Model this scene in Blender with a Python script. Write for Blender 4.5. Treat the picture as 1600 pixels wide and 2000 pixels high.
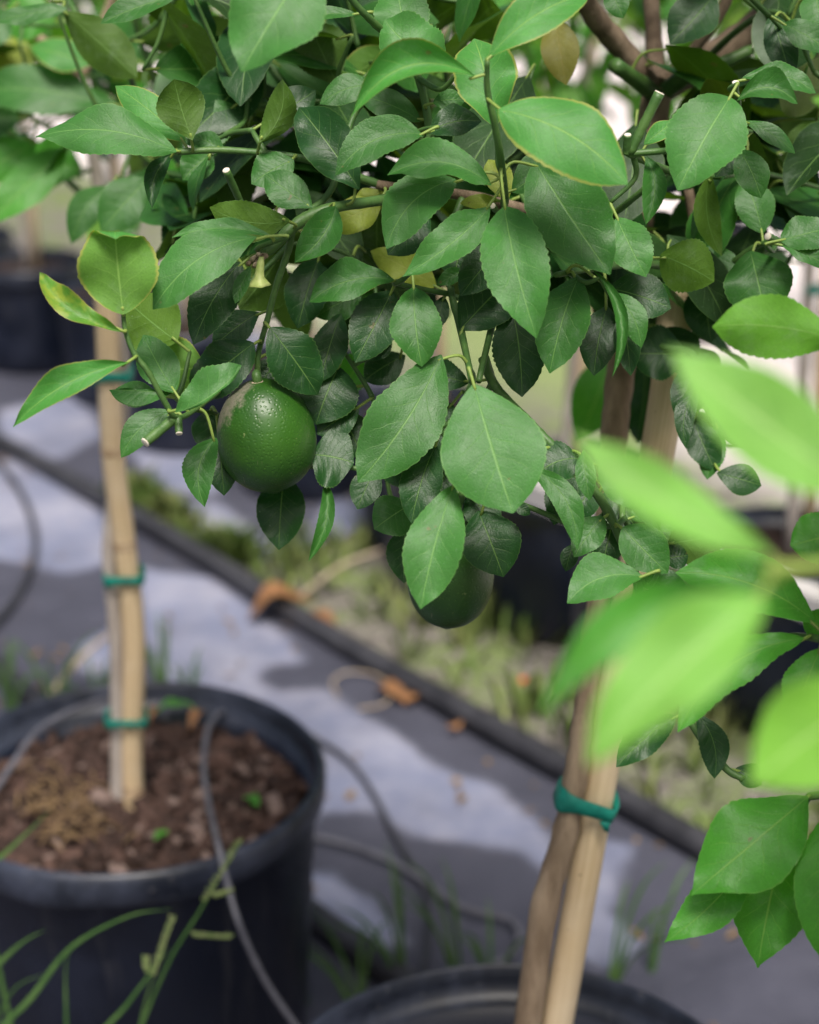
import bpy, math, random
import numpy as np
from mathutils import Vector, noise as mnoise

random.seed(7)
RNG = np.random.default_rng(11)
scene = bpy.context.scene
for o in list(bpy.data.objects):
    bpy.data.objects.remove(o)
col = scene.collection

# ------------------------------------------------------------------ camera
PITCH = math.radians(21.0)
CAMZ = 1.35
LENS, SENSOR = 50.0, 30.0
F = LENS / SENSOR * 2000.0
cam_d = bpy.data.cameras.new('camera')
cam = bpy.data.objects.new('camera', cam_d)
col.objects.link(cam)
cam.location = (0, 0, CAMZ)
cam.rotation_euler = (math.pi / 2 - PITCH, 0, 0)
cam_d.sensor_fit = 'VERTICAL'
cam_d.sensor_height = SENSOR
cam_d.sensor_width = 24.0
cam_d.lens = LENS
cam_d.clip_start = 0.02
cam_d.clip_end = 2000
cam_d.dof.use_dof = True
cam_d.dof.focus_distance = 1.015
cam_d.dof.aperture_fstop = 3.7
cam_d.dof.aperture_blades = 9
scene.camera = cam

# ------------------------------------------------------------------ light
SUN_EL, SUN_AZ = math.radians(63), math.radians(172)   # azimuth clockwise from +Y
world = bpy.data.worlds.new('World')
scene.world = world
world.use_nodes = True
wn = world.node_tree
sky = wn.nodes.new('ShaderNodeTexSky')
sky.sky_type = 'NISHITA'
sky.sun_disc = False
sky.sun_elevation = SUN_EL
sky.sun_rotation = SUN_AZ
sky.air_density = 1.0
sky.dust_density = 7.0
sky.ozone_density = 1.0
wn.links.new(sky.outputs['Color'], wn.nodes['Background'].inputs['Color'])
wn.nodes['Background'].inputs['Strength'].default_value = 0.07
sun_d = bpy.data.lights.new('sun', 'SUN')
sun_d.energy = 3.0
sun_d.angle = math.radians(20)
sun_d.color = (1.0, 0.95, 0.88)
sun = bpy.data.objects.new('sun', sun_d)
col.objects.link(sun)
sdir = Vector((math.sin(SUN_AZ) * math.cos(SUN_EL), math.cos(SUN_AZ) * math.cos(SUN_EL), math.sin(SUN_EL)))
sun.rotation_euler = sdir.to_track_quat('Z', 'Y').to_euler()
sun.location = sdir * 6
vs = scene.view_settings
vs.view_transform = 'Standard'
vs.look = 'None'
vs.exposure = 0.64
vs.gamma = 1.0
vs.use_curve_mapping = False

# ------------------------------------------------------------------ picture <-> place
CP, SP = math.cos(PITCH), math.sin(PITCH)
FWD = np.array((0, CP, -SP)); UP = np.array((0, SP, CP)); RT = np.array((1.0, 0, 0))
CAM = np.array((0, 0, CAMZ))

def U(px, py, d):
    return CAM + d * (FWD + RT * ((px - 800) / F) + UP * ((1000 - py) / F))

def Uz(px, py, z):
    r = FWD + RT * ((px - 800) / F) + UP * ((1000 - py) / F)
    return CAM + r * ((z - CAMZ) / r[2])

def Uy(px, py, y):
    r = FWD + RT * ((px - 800) / F) + UP * ((1000 - py) / F)
    return CAM + r * (y / r[1])

def proj(p):
    q = np.asarray(p) - CAM
    d = q @ FWD
    return 800 + F * (q @ RT) / d, 1000 - F * (q @ UP) / d, d

def nrm(v):
    v = np.asarray(v, float)
    return v / (np.linalg.norm(v) + 1e-12)

# ------------------------------------------------------------------ tagging
def tag(o, label, cat, group=None):
    o['label'] = label
    o['category'] = cat
    if group:
        o['group'] = group
    return o

def empty(name, loc, label, cat, group=None):
    o = bpy.data.objects.new(name, None)
    o.empty_display_size = 0.05
    o.location = loc
    col.objects.link(o)
    return tag(o, label, cat, group)

bpy_update = bpy.context.view_layer.update

class MB:
    """collects vertices, faces, uvs and material slots for one mesh"""
    def __init__(self):
        self.v, self.f, self.uv, self.m, self.n = [], [], [], [], 0

    def add(self, verts, faces, uvs=None, mat=0):
        verts = np.asarray(verts, float)
        self.v.append(verts)
        b = self.n
        self.f.extend([tuple(i + b for i in f) for f in faces])
        self.m.extend([mat] * len(faces))
        self.uv.append(np.asarray(uvs, float) if uvs is not None else np.zeros((len(verts), 2)))
        self.n += len(verts)

    def tube(self, pts, rad, sides=8, smooth=4, mat=0, cap=True):
        P, R = spline(pts, rad, smooth)
        n = len(P)
        T = np.gradient(P, axis=0)
        T /= np.linalg.norm(T, axis=1)[:, None] + 1e-12
        ref = np.array((0, 0, 1.0)) if abs(T[0][2]) < 0.9 else np.array((1.0, 0, 0))
        vs_, uv = [], []
        s = nrm(np.cross(T[0], ref))
        acc = 0
        for i in range(n):
            s = nrm(s - T[i] * (s @ T[i]))
            b = np.cross(T[i], s)
            if i:
                acc += np.linalg.norm(P[i] - P[i - 1])
            for k in range(sides):
                a = 2 * math.pi * k / sides
                vs_.append(P[i] + R[i] * (s * math.cos(a) + b * math.sin(a)))
                uv.append((k / sides, acc))
        fs = []
        for i in range(n - 1):
            for k in range(sides):
                k2 = (k + 1) % sides
                fs.append((i * sides + k, i * sides + k2, (i + 1) * sides + k2, (i + 1) * sides + k))
        if cap:
            fs.append(tuple(range(sides))[::-1])
            fs.append(tuple((n - 1) * sides + k for k in range(sides)))
        self.add(vs_, fs, uv, mat)

    def lathe(self, prof, sides=64, center=(0, 0, 0), mat=0, wob=None):
        vs_, uv, fs = [], [], []
        n = len(prof)
        for i, (r, z) in enumerate(prof):
            for k in range(sides):
                a = 2 * math.pi * k / sides
                rr = r * (1 + (wob(a, z) if wob else 0))
                vs_.append((center[0] + rr * math.cos(a), center[1] + rr * math.sin(a), center[2] + z))
                uv.append((k / sides, i / n))
        for i in range(n - 1):
            for k in range(sides):
                k2 = (k + 1) % sides
                fs.append((i * sides + k, i * sides + k2, (i + 1) * sides + k2, (i + 1) * sides + k))
        self.add(vs_, fs, uv, mat)

    def build(self, name, mats, parent=None, origin=None, smooth=True):
        V = np.concatenate(self.v)
        UVv = np.concatenate(self.uv)
        if origin is None:
            origin = np.zeros(3)
        origin = np.asarray(origin, float)
        me = bpy.data.meshes.new(name)
        me.from_pydata((V - origin).tolist(), [], self.f)
        lay = me.uv_layers.new(name='uv')
        idx = np.empty(len(me.loops), dtype=np.int32)
        me.loops.foreach_get('vertex_index', idx)
        lay.data.foreach_set('uv', UVv[idx].ravel())
        for m_ in (mats if isinstance(mats, (list, tuple)) else [mats]):
            me.materials.append(m_)
        me.polygons.foreach_set('material_index', self.m)
        if smooth:
            me.polygons.foreach_set('use_smooth', [True] * len(me.polygons))
        me.update()
        o = bpy.data.objects.new(name, me)
        col.objects.link(o)
        if parent is not None:
            o.parent = parent
            # only translated parents are used
            pl = np.zeros(3)
            q = parent
            while q is not None:
                pl += np.array(q.location)
                q = q.parent
            o.location = origin - pl
        else:
            o.location = origin
        return o

def spline(pts, rad, k):
    P = np.asarray(pts, float)
    R = np.full(len(P), float(rad)) if np.isscalar(rad) else np.asarray(rad, float)
    if len(R) != len(P):
        R = np.interp(np.linspace(0, 1, len(P)), np.linspace(0, 1, len(R)), R)
    if k <= 1 or len(P) < 3:
        return P, R
    E = np.vstack([2 * P[0] - P[1], P, 2 * P[-1] - P[-2]])
    out, ro = [], []
    for i in range(len(P) - 1):
        p0, p1, p2, p3 = E[i], E[i + 1], E[i + 2], E[i + 3]
        for j in range(k):
            t = j / k
            out.append(0.5 * (2 * p1 + (p2 - p0) * t + (2 * p0 - 5 * p1 + 4 * p2 - p3) * t * t + (3 * p1 - p0 - 3 * p2 + p3) * t ** 3))
            ro.append(R[i] * (1 - t) + R[i + 1] * t)
    out.append(P[-1]); ro.append(R[-1])
    return np.array(out), np.array(ro)

# ------------------------------------------------------------------ materials
def newmat(name):
    m = bpy.data.materials.new(name)
    m.use_nodes = True
    nt = m.node_tree
    nt.nodes.clear()
    out = nt.nodes.new('ShaderNodeOutputMaterial')
    return m, nt, out

class G:
    """small node-graph helper"""
    def __init__(self, nt):
        self.nt = nt
    def n(self, t, **kw):
        nd = self.nt.nodes.new(t)
        for k, v in kw.items():
            setattr(nd, k, v)
        return nd
    def link(self, a, b):
        self.nt.links.new(a, b)
    def val(self, sock, v):
        if hasattr(v, 'is_linked') or hasattr(v, 'links'):
            self.link(v, sock)
        else:
            sock.default_value = v
    def math(self, op, a, b=None, c=None, clamp=False):
        nd = self.n('ShaderNodeMath', operation=op, use_clamp=clamp)
        self.val(nd.inputs[0], a)
        if b is not None:
            self.val(nd.inputs[1], b)
        if c is not None:
            self.val(nd.inputs[2], c)
        return nd.outputs[0]
    def mix(self, fac, a, b, blend='MIX'):
        nd = self.n('ShaderNodeMix', data_type='RGBA', blend_type=blend)
        self.val(nd.inputs[0], fac)
        self.val(nd.inputs[6], a if hasattr(a, 'links') else (*a, 1))
        self.val(nd.inputs[7], b if hasattr(b, 'links') else (*b, 1))
        return nd.outputs[2]
    def noise(self, scale, detail=3, rough=0.55, vec=None, dim='3D'):
        nd = self.n('ShaderNodeTexNoise', noise_dimensions=dim)
        nd.inputs['Scale'].default_value = scale
        nd.inputs['Detail'].default_value = detail
        nd.inputs['Roughness'].default_value = rough
        if vec is not None:
            self.link(vec, nd.inputs['Vector'])
        return nd.outputs['Fac']
    def ramp(self, fac, lo, hi, a=0.0, b=1.0):
        nd = self.n('ShaderNodeMapRange', interpolation_type='SMOOTHSTEP')
        self.val(nd.inputs[0], fac)
        nd.inputs[1].default_value = lo; nd.inputs[2].default_value = hi
        nd.inputs[3].default_value = a; nd.inputs[4].default_value = b
        return nd.outputs[0]
    def pos(self):
        return self.n('ShaderNodeNewGeometry').outputs['Position']
    def bump(self, h, strength, dist):
        nd = self.n('ShaderNodeBump')
        nd.inputs['Strength'].default_value = strength
        nd.inputs['Distance'].default_value = dist
        self.link(h, nd.inputs['Height'])
        return nd.outputs['Normal']

def principled(g, out, base, rough=0.5, spec=0.5, normal=None, coat=None):
    p = g.n('ShaderNodeBsdfPrincipled')
    g.val(p.inputs['Base Color'], base if hasattr(base, 'links') else (*base, 1))
    g.val(p.inputs['Roughness'], rough)
    g.val(p.inputs['Specular IOR Level'], spec)
    if normal is not None:
        g.link(normal, p.inputs['Normal'])
    if coat:
        p.inputs['Coat Weight'].default_value = coat
        p.inputs['Coat Roughness'].default_value = 0.25
    if out is not None:
        g.link(p.outputs[0], out.inputs['Surface'])
    return p

def leaf_mat(name, top, under, vein, edge=None, trans=0.28, rough=0.42, veins=1.0, mottle=None, var=0.35, tcol=None, spec=0.32):
    m, nt, out = newmat(name)
    g = G(nt)
    uvn = g.n('ShaderNodeUVMap').outputs[0]
    sep = g.n('ShaderNodeSeparateXYZ'); g.link(uvn, sep.inputs[0])
    u, v = sep.outputs[0], sep.outputs[1]
    geo = g.n('ShaderNodeNewGeometry')
    rnd = geo.outputs['Random Per Island']
    P = geo.outputs['Position']
    sv = g.math('SUBTRACT', v, 0.5)
    av = g.math('MULTIPLY', g.math('ABSOLUTE', sv), 2.0)
    sgn = g.math('SIGN', sv)
    # midrib and side veins that sweep towards the tip
    mid = g.ramp(av, 0.008, 0.036, 1.0, 0.0)
    dist = g.math('MULTIPLY', g.math('SUBTRACT', g.noise(45, 3, 0.6, P), 0.5), 0.13)
    sweep = g.math('MULTIPLY', g.math('POWER', av, 0.8), 0.26)
    ph = g.math('ADD', g.math('SUBTRACT', u, sweep), dist)
    ph = g.math('ADD', g.math('MULTIPLY', ph, 6.6), g.math('MULTIPLY', sgn, 0.23))
    ph = g.math('ADD', ph, g.math('MULTIPLY', rnd, 7.0))
    fr = g.math('ABSOLUTE', g.math('SUBTRACT', g.math('FRACT', ph), 0.5))
    lat = g.ramp(fr, 0.0, 0.03, 1.0, 0.0)
    lat = g.math('MULTIPLY', lat, g.ramp(av, 0.3, 0.92, 0.46, 0.0))
    soft = g.math('MULTIPLY', g.ramp(fr, 0.0, 0.4, 1.0, 0.0), g.ramp(av, 0.5, 0.98, 1.0, 0.0))
    line = g.math('MAXIMUM', g.math('MULTIPLY', mid, 0.62), lat)
    line = g.math('MULTIPLY', line, veins)
    fine = g.noise(900, 2, 0.6, P)
    big = g.noise(38, 3, 0.6, P)
    # two natural sides: glossy dark above, pale matt below
    base = g.mix(geo.outputs['Backfacing'], top, under)
    br = g.math('ADD', g.math('MULTIPLY', rnd, var * 2), 1.0 - var)
    br = g.math('MULTIPLY', br, g.math('ADD', g.math('MULTIPLY', big, 0.7), 0.65))
    br = g.math('MULTIPLY', br, g.math('ADD', g.math('MULTIPLY', fine, 0.44), 0.78))
    comb = g.n('ShaderNodeCombineColor')
    for i in range(3):
        g.link(br, comb.inputs[i])
    base = g.mix(1.0, base, comb.outputs[0], 'MULTIPLY')
    hs = g.n('ShaderNodeHueSaturation')
    g.link(base, hs.inputs['Color'])
    g.link(g.math('ADD', 0.485, g.math('MULTIPLY', g.math('FRACT', g.math('MULTIPLY', rnd, 13.7)), 0.03)), hs.inputs['Hue'])
    base = hs.outputs[0]
    if mottle:
        mk = g.ramp(g.noise(70, 3, 0.6, P), 0.5, 0.66)
        base = g.mix(g.math('MULTIPLY', mk, 0.75), base, mottle)
    base = g.mix(line, base, vein)
    if edge:
        e = g.ramp(g.math('ADD', av, g.math('MULTIPLY', g.math('SUBTRACT', big, 0.5), 0.1)), 0.89, 0.98)
        base = g.mix(g.math('MULTIPLY', e, 0.7), base, edge)
    else:
        e = g.ramp(av, 0.955, 0.995)
        base = g.mix(g.math('MULTIPLY', e, 0.35), base, vein)
    sp_ = g.ramp(g.noise(85, 2, 0.5, P), 0.735, 0.77)
    base = g.mix(g.math('MULTIPLY', sp_, 0.6), base, (0.16, 0.12, 0.045))
    # pale dust specks and water-spot residue
    spk = g.ramp(g.noise(650, 1, 0.4, P), 0.73, 0.8)
    film = g.ramp(g.noise(60, 5, 0.7, P), 0.52, 0.74, 0.0, 0.4)
    dust = g.math('MAXIMUM', g.math('MULTIPLY', spk, 0.8), film)
    base = g.mix(g.math('MULTIPLY', dust, 0.32), base, (0.30, 0.38, 0.32))
    h = g.math('ADD', g.math('MULTIPLY', fine, 0.5), g.math('MULTIPLY', line, -0.5))
    h = g.math('ADD', h, g.math('MULTIPLY', soft, -0.16))
    h = g.math('ADD', h, g.math('MULTIPLY', g.noise(140, 2, 0.5, P), 0.4))
    nm = g.bump(h, 0.34, 0.0013)
    rg = g.math('ADD', g.math('MULTIPLY', g.noise(90, 3, 0.6, P), 0.20), g.math('ADD', rough - 0.12, g.math('MULTIPLY', g.math('FRACT', g.math('MULTIPLY', rnd, 5.3)), 0.18)))
    rg = g.math('ADD', rg, g.math('MULTIPLY', geo.outputs['Backfacing'], 0.2))
    p = principled(g, None, base, rg, spec, nm)
    tr = g.n('ShaderNodeBsdfTranslucent')
    tc = g.mix(1.0, base, tcol or (1.5, 1.65, 0.55), 'MULTIPLY')
    g.link(tc, tr.inputs['Color'])
    mx = g.n('ShaderNodeMixShader')
    mx.inputs[0].default_value = trans
    g.link(p.outputs[0], mx.inputs[1]); g.link(tr.outputs[0], mx.inputs[2])
    g.link(mx.outputs[0], out.inputs['Surface'])
    return m

VEIN = (0.15, 0.28, 0.07)
M = {}
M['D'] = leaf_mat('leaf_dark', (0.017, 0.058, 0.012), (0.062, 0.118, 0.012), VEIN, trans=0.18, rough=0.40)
M['M'] = leaf_mat('leaf_mature', (0.042, 0.128, 0.020), (0.090, 0.165, 0.016), (0.16, 0.32, 0.08), trans=0.22, rough=0.44, var=0.25)
M['L'] = leaf_mat('leaf_young', (0.095, 0.275, 0.052), (0.15, 0.29, 0.045), (0.30, 0.52, 0.12), edge=(0.42, 0.40, 0.10), trans=0.38, rough=0.46, var=0.15)
M['N'] = leaf_mat('leaf_pale_mature', (0.064, 0.180, 0.034), (0.105, 0.19, 0.022), (0.20, 0.40, 0.11), trans=0.26, rough=0.46, var=0.18)
M['V'] = leaf_mat('leaf_vivid', (0.085, 0.265, 0.028), (0.14, 0.31, 0.03), (0.22, 0.42, 0.09), trans=0.36, rough=0.42, var=0.18)
M['K'] = leaf_mat('leaf_soft_new', (0.24, 0.47, 0.085), (0.21, 0.42, 0.05), (0.48, 0.72, 0.26), trans=0.40, rough=0.55, veins=1.6, var=0.12)
M['Y'] = leaf_mat('leaf_yellowing', (0.26, 0.30, 0.04), (0.27, 0.30, 0.05), (0.36, 0.38, 0.10), trans=0.35, rough=0.5)
M['B'] = leaf_mat('leaf_browning', (0.15, 0.135, 0.02), (0.16, 0.13, 0.02), (0.22, 0.18, 0.04), trans=0.3, rough=0.55)
M['P'] = leaf_mat('leaf_mottled', (0.12, 0.26, 0.035), (0.13, 0.24, 0.035), (0.24, 0.36, 0.10), edge=(0.50, 0.40, 0.13), trans=0.38, rough=0.42, mottle=(0.32, 0.40, 0.05))
M['O'] = leaf_mat('leaf_dead', (0.24, 0.10, 0.05), (0.28, 0.13, 0.07), (0.32, 0.18, 0.1), trans=0.15, rough=0.7)
M['R'] = leaf_mat('petal_red', (0.6, 0.03, 0.03), (0.6, 0.04, 0.04), (0.6, 0.08, 0.06), trans=0.25, rough=0.6)

def simple_mat(name, c1, c2, scale, rough=0.6, spec=0.4, bump=0.0, bscale=None, stretch=None, detail=4, coords='pos', bdist=0.001):
    m, nt, out = newmat(name)
    g = G(nt)
    if coords == 'uv':
        vec = g.n('ShaderNodeUVMap').outputs[0]
    else:
        vec = g.pos()
    if stretch:
        mp = g.n('ShaderNodeMapping')
        mp.inputs['Scale'].default_value = stretch
        g.link(vec, mp.inputs['Vector'])
        vec = mp.outputs[0]
    nz = g.noise(scale, detail, 0.6, vec)
    base = g.mix(g.ramp(nz, 0.3, 0.7), c1, c2)
    nm = None
    if bump:
        nm = g.bump(g.noise(bscale or scale * 4, 3, 0.6, vec), bump, bdist)
    principled(g, out, base, rough, spec, nm)
    return m

M['twig'] = simple_mat('green_twig', (0.045, 0.115, 0.025), (0.075, 0.155, 0.035), 90, 0.5, 0.45, 0.3, 500)
M['stalk'] = simple_mat('leaf_stalk', (0.17, 0.26, 0.05), (0.24, 0.33, 0.07), 120, 0.5, 0.4)
M['bark'] = simple_mat('brown_bark', (0.19, 0.135, 0.090), (0.37, 0.28, 0.195), 60, 0.8, 0.25, 0.5, 180, (1, 1, 0.25), bdist=0.003)
M['limb_bark'] = simple_mat('limb_bark', (0.10, 0.070, 0.045), (0.235, 0.175, 0.12), 60, 0.8, 0.25, 0.8, 180, (1, 1, 0.25), bdist=0.003)
M['pale_bark'] = simple_mat('pale_bark', (0.36, 0.31, 0.27), (0.50, 0.45, 0.41), 50, 0.75, 0.25, 0.5, 150, (1, 1, 0.3), bdist=0.002)
M['cut'] = simple_mat('cut_wood', (0.62, 0.55, 0.45), (0.75, 0.70, 0.62), 300, 0.8, 0.2)
M['tape'] = simple_mat('green_tape', (0.002, 0.15, 0.115), (0.008, 0.25, 0.185), 90, 0.5, 0.4, 0.3, 200)
M['tube'] = simple_mat('grey_tube', (0.085, 0.085, 0.105), (0.14, 0.14, 0.165), 40, 0.45, 0.5)
M['black_pipe'] = simple_mat('black_pipe', (0.018, 0.018, 0.022), (0.05, 0.05, 0.058), 14, 0.5, 0.5, 0.3, 60)
M['rail'] = simple_mat('grey_rail', (0.42, 0.40, 0.39), (0.58, 0.56, 0.55), 9, 0.5, 0.5, 0.2, 60)
M['grass'] = simple_mat('grass_blade', (0.045, 0.115, 0.025), (0.10, 0.19, 0.05), 25, 0.55, 0.35)
M['seed'] = simple_mat('grass_seed', (0.15, 0.23, 0.07), (0.27, 0.31, 0.14), 200, 0.7, 0.2)
M['straw'] = simple_mat('dry_straw', (0.36, 0.28, 0.20), (0.50, 0.42, 0.32), 30, 0.8, 0.2)
M['weed'] = simple_mat('strip_weed', (0.10, 0.185, 0.035), (0.30, 0.33, 0.13), 9, 0.7, 0.2)
M['pebble'] = simple_mat('pebble', (0.13, 0.115, 0.105), (0.36, 0.33, 0.30), 45, 0.85, 0.3)
M['bell'] = simple_mat('flower_remnant', (0.36, 0.46, 0.12), (0.52, 0.58, 0.22), 200, 0.5, 0.4)
M['bell_in'] = simple_mat('flower_remnant_inside', (0.42, 0.36, 0.20), (0.62, 0.56, 0.38), 300, 0.7, 0.2)

def bamboo_mat():
    m, nt, out = newmat('bamboo')
    g = G(nt)
    uv = g.n('ShaderNodeUVMap').outputs[0]
    mp = g.n('ShaderNodeMapping'); mp.inputs['Scale'].default_value = (30, 1.4, 1)
    g.link(uv, mp.inputs['Vector'])
    streak = g.noise(2.0, 4, 0.6, mp.outputs[0])
    P = g.pos()
    base = g.mix(g.ramp(streak, 0.25, 0.75), (0.55, 0.40, 0.22), (0.75, 0.59, 0.38))
    base = g.mix(g.ramp(g.noise(14, 3, 0.6, P), 0.45, 0.8, 0, 0.55), base, (0.80, 0.67, 0.49))
    spots = g.ramp(g.noise(170, 2, 0.5, P), 0.70, 0.78)
    base = g.mix(g.math('MULTIPLY', spots, 0.6), base, (0.16, 0.09, 0.05))
    nm = g.bump(streak, 0.25, 0.001)
    principled(g, out, base, 0.5, 0.4, nm)
    return m
M['bamboo'] = bamboo_mat()
M['bamboo_node'] = simple_mat('bamboo_node', (0.38, 0.25, 0.14), (0.62, 0.47, 0.31), 160, 0.7, 0.3)

def pot_mat():
    m, nt, out = newmat('pot_plastic')
    g = G(nt)
    P = g.pos()
    dust = g.ramp(g.noise(9, 5, 0.65, P), 0.42, 0.75)
    base = g.mix(g.math('MULTIPLY', dust, 0.4), (0.004, 0.007, 0.018), (0.026, 0.034, 0.070))
    mp = g.n('ShaderNodeMapping'); mp.inputs['Scale'].default_value = (1, 1, 0.12)
    g.link(P, mp.inputs['Vector'])
    runs = g.ramp(g.noise(55, 3, 0.6, mp.outputs[0]), 0.55, 0.72)
    base = g.mix(g.math('MULTIPLY', runs, 0.16), base, (0.13, 0.125, 0.12))
    rg = g.math('ADD', 0.36, g.math('MULTIPLY', dust, 0.2))
    nm = g.bump(g.noise(220, 2, 0.5, P), 0.12, 0.001)
    principled(g, out, base, rg, 0.55, nm)
    return m
M['pot'] = pot_mat()

def rim_mat():
    m, nt, out = newmat('pot_rim_plastic')
    g = G(nt)
    P = g.pos()
    base = g.mix(g.ramp(g.noise(14, 5, 0.7, P), 0.35, 0.7), (0.008, 0.011, 0.020), (0.042, 0.050, 0.078))
    base = g.mix(g.ramp(g.noise(130, 3, 0.6, P), 0.62, 0.75, 0, 0.4), base, (0.20, 0.19, 0.19))
    principled(g, out, base, 0.38, 0.6, g.bump(g.noise(60, 3, 0.6, P), 0.15, 0.002))
    return m
M['rim'] = rim_mat()

def soil_mat():
    m, nt, out = newmat('potting_soil')
    g = G(nt)
    P = g.pos()
    base = g.mix(g.ramp(g.noise(60, 5, 0.7, P), 0.3, 0.7), (0.022, 0.014, 0.011), (0.075, 0.046, 0.037))
    nm = g.bump(g.noise(150, 4, 0.7, P), 1.0, 0.006)
    principled(g, out, base, 0.95, 0.15, nm)
    return m
M['soil'] = soil_mat()

def chip_mat():
    m, nt, out = newmat('bark_chip')
    g = G(nt)
    geo = g.n('ShaderNodeNewGeometry')
    r = geo.outputs['Random Per Island']
    base = g.mix(r, (0.020, 0.013, 0.011), (0.115, 0.068, 0.054))
    base = g.mix(g.ramp(g.math('FRACT', g.math('MULTIPLY', r, 17.3)), 0.90, 0.94), base, (0.26, 0.19, 0.165))
    base = g.mix(g.ramp(g.noise(300, 3, 0.6, geo.outputs['Position']), 0.3, 0.7, 0, 0.5), base, (0.05, 0.03, 0.025))
    principled(g, out, base, 0.85, 0.25)
    return m
M['chip'] = chip_mat()
M['debris'] = simple_mat('dry_litter', (0.13, 0.085, 0.05), (0.28, 0.19, 0.10), 80, 0.9, 0.15)

def fabric_mat():
    """black woven weed mat with paler blue-grey patches"""
    m, nt, out = newmat('weed_mat')
    g = G(nt)
    P = g.pos()
    at = g.n('ShaderNodeAttribute'); at.attribute_name = 'silt'  # 'silt' holds the mask of the paler blue-grey patches
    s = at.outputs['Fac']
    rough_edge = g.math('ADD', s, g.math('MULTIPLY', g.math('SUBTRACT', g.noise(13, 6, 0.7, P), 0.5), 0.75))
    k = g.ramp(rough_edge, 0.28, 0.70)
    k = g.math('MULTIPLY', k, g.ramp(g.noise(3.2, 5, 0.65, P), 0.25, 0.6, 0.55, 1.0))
    wv = g.n('ShaderNodeTexWave', wave_type='BANDS', bands_direction='DIAGONAL')
    wv.inputs['Scale'].default_value = 90
    g.link(P, wv.inputs['Vector'])
    weave = wv.outputs['Fac']
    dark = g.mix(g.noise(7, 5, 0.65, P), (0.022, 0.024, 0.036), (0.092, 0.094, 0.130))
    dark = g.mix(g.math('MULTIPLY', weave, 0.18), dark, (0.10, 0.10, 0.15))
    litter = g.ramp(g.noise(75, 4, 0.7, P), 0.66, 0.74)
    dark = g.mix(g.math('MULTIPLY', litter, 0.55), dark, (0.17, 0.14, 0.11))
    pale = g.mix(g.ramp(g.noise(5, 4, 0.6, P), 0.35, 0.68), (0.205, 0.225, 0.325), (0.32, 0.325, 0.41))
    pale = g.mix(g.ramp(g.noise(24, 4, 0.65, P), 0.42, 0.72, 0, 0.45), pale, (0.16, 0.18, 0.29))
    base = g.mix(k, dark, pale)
    wr = g.math('ADD', g.math('MULTIPLY', weave, 0.15), g.math('ADD', g.math('MULTIPLY', g.noise(40, 3, 0.6, P), 0.3), g.math('MULTIPLY', g.noise(7, 4, 0.6, P), 2.2)))
    nm = g.bump(wr, 0.6, 0.012)
    principled(g, out, base, 0.62, 0.45, nm)
    return m
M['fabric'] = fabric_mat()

def ground_mat():
    m, nt, out = newmat('bare_ground')
    g = G(nt)
    P = g.pos()
    far = g.n('ShaderNodeAttribute'); far.attribute_name = 'road'
    grit = g.noise(55, 5, 0.7, P)
    near = g.mix(g.ramp(grit, 0.3, 0.7), (0.10, 0.09, 0.08), (0.25, 0.23, 0.21))
    near = g.mix(g.ramp(g.noise(5, 4, 0.6, P), 0.42, 0.62, 0, 0.8), near, (0.15, 0.21, 0.06))
    road = g.mix(g.ramp(grit, 0.3, 0.75), (0.58, 0.52, 0.51), (0.76, 0.70, 0.695))
    grass = g.mix(g.ramp(grit, 0.3, 0.7), (0.12, 0.19, 0.045), (0.24, 0.30, 0.10))
    lawn = g.n('ShaderNodeAttribute'); lawn.attribute_name = 'lawn'
    lk = g.ramp(g.math('ADD', g.math('MULTIPLY', g.math('SUBTRACT', g.noise(1.6, 4, 0.6, P), 0.5), 1.6), lawn.outputs['Fac']), 0.35, 0.65, 0, 0.92)
    road = g.mix(lk, road, grass)
    base = g.mix(far.outputs['Fac'], near, road)
    nm = g.bump(grit, 0.7, 0.01)
    principled(g, out, base, 0.9, 0.2, nm)
    return m
M['ground'] = ground_mat()

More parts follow.
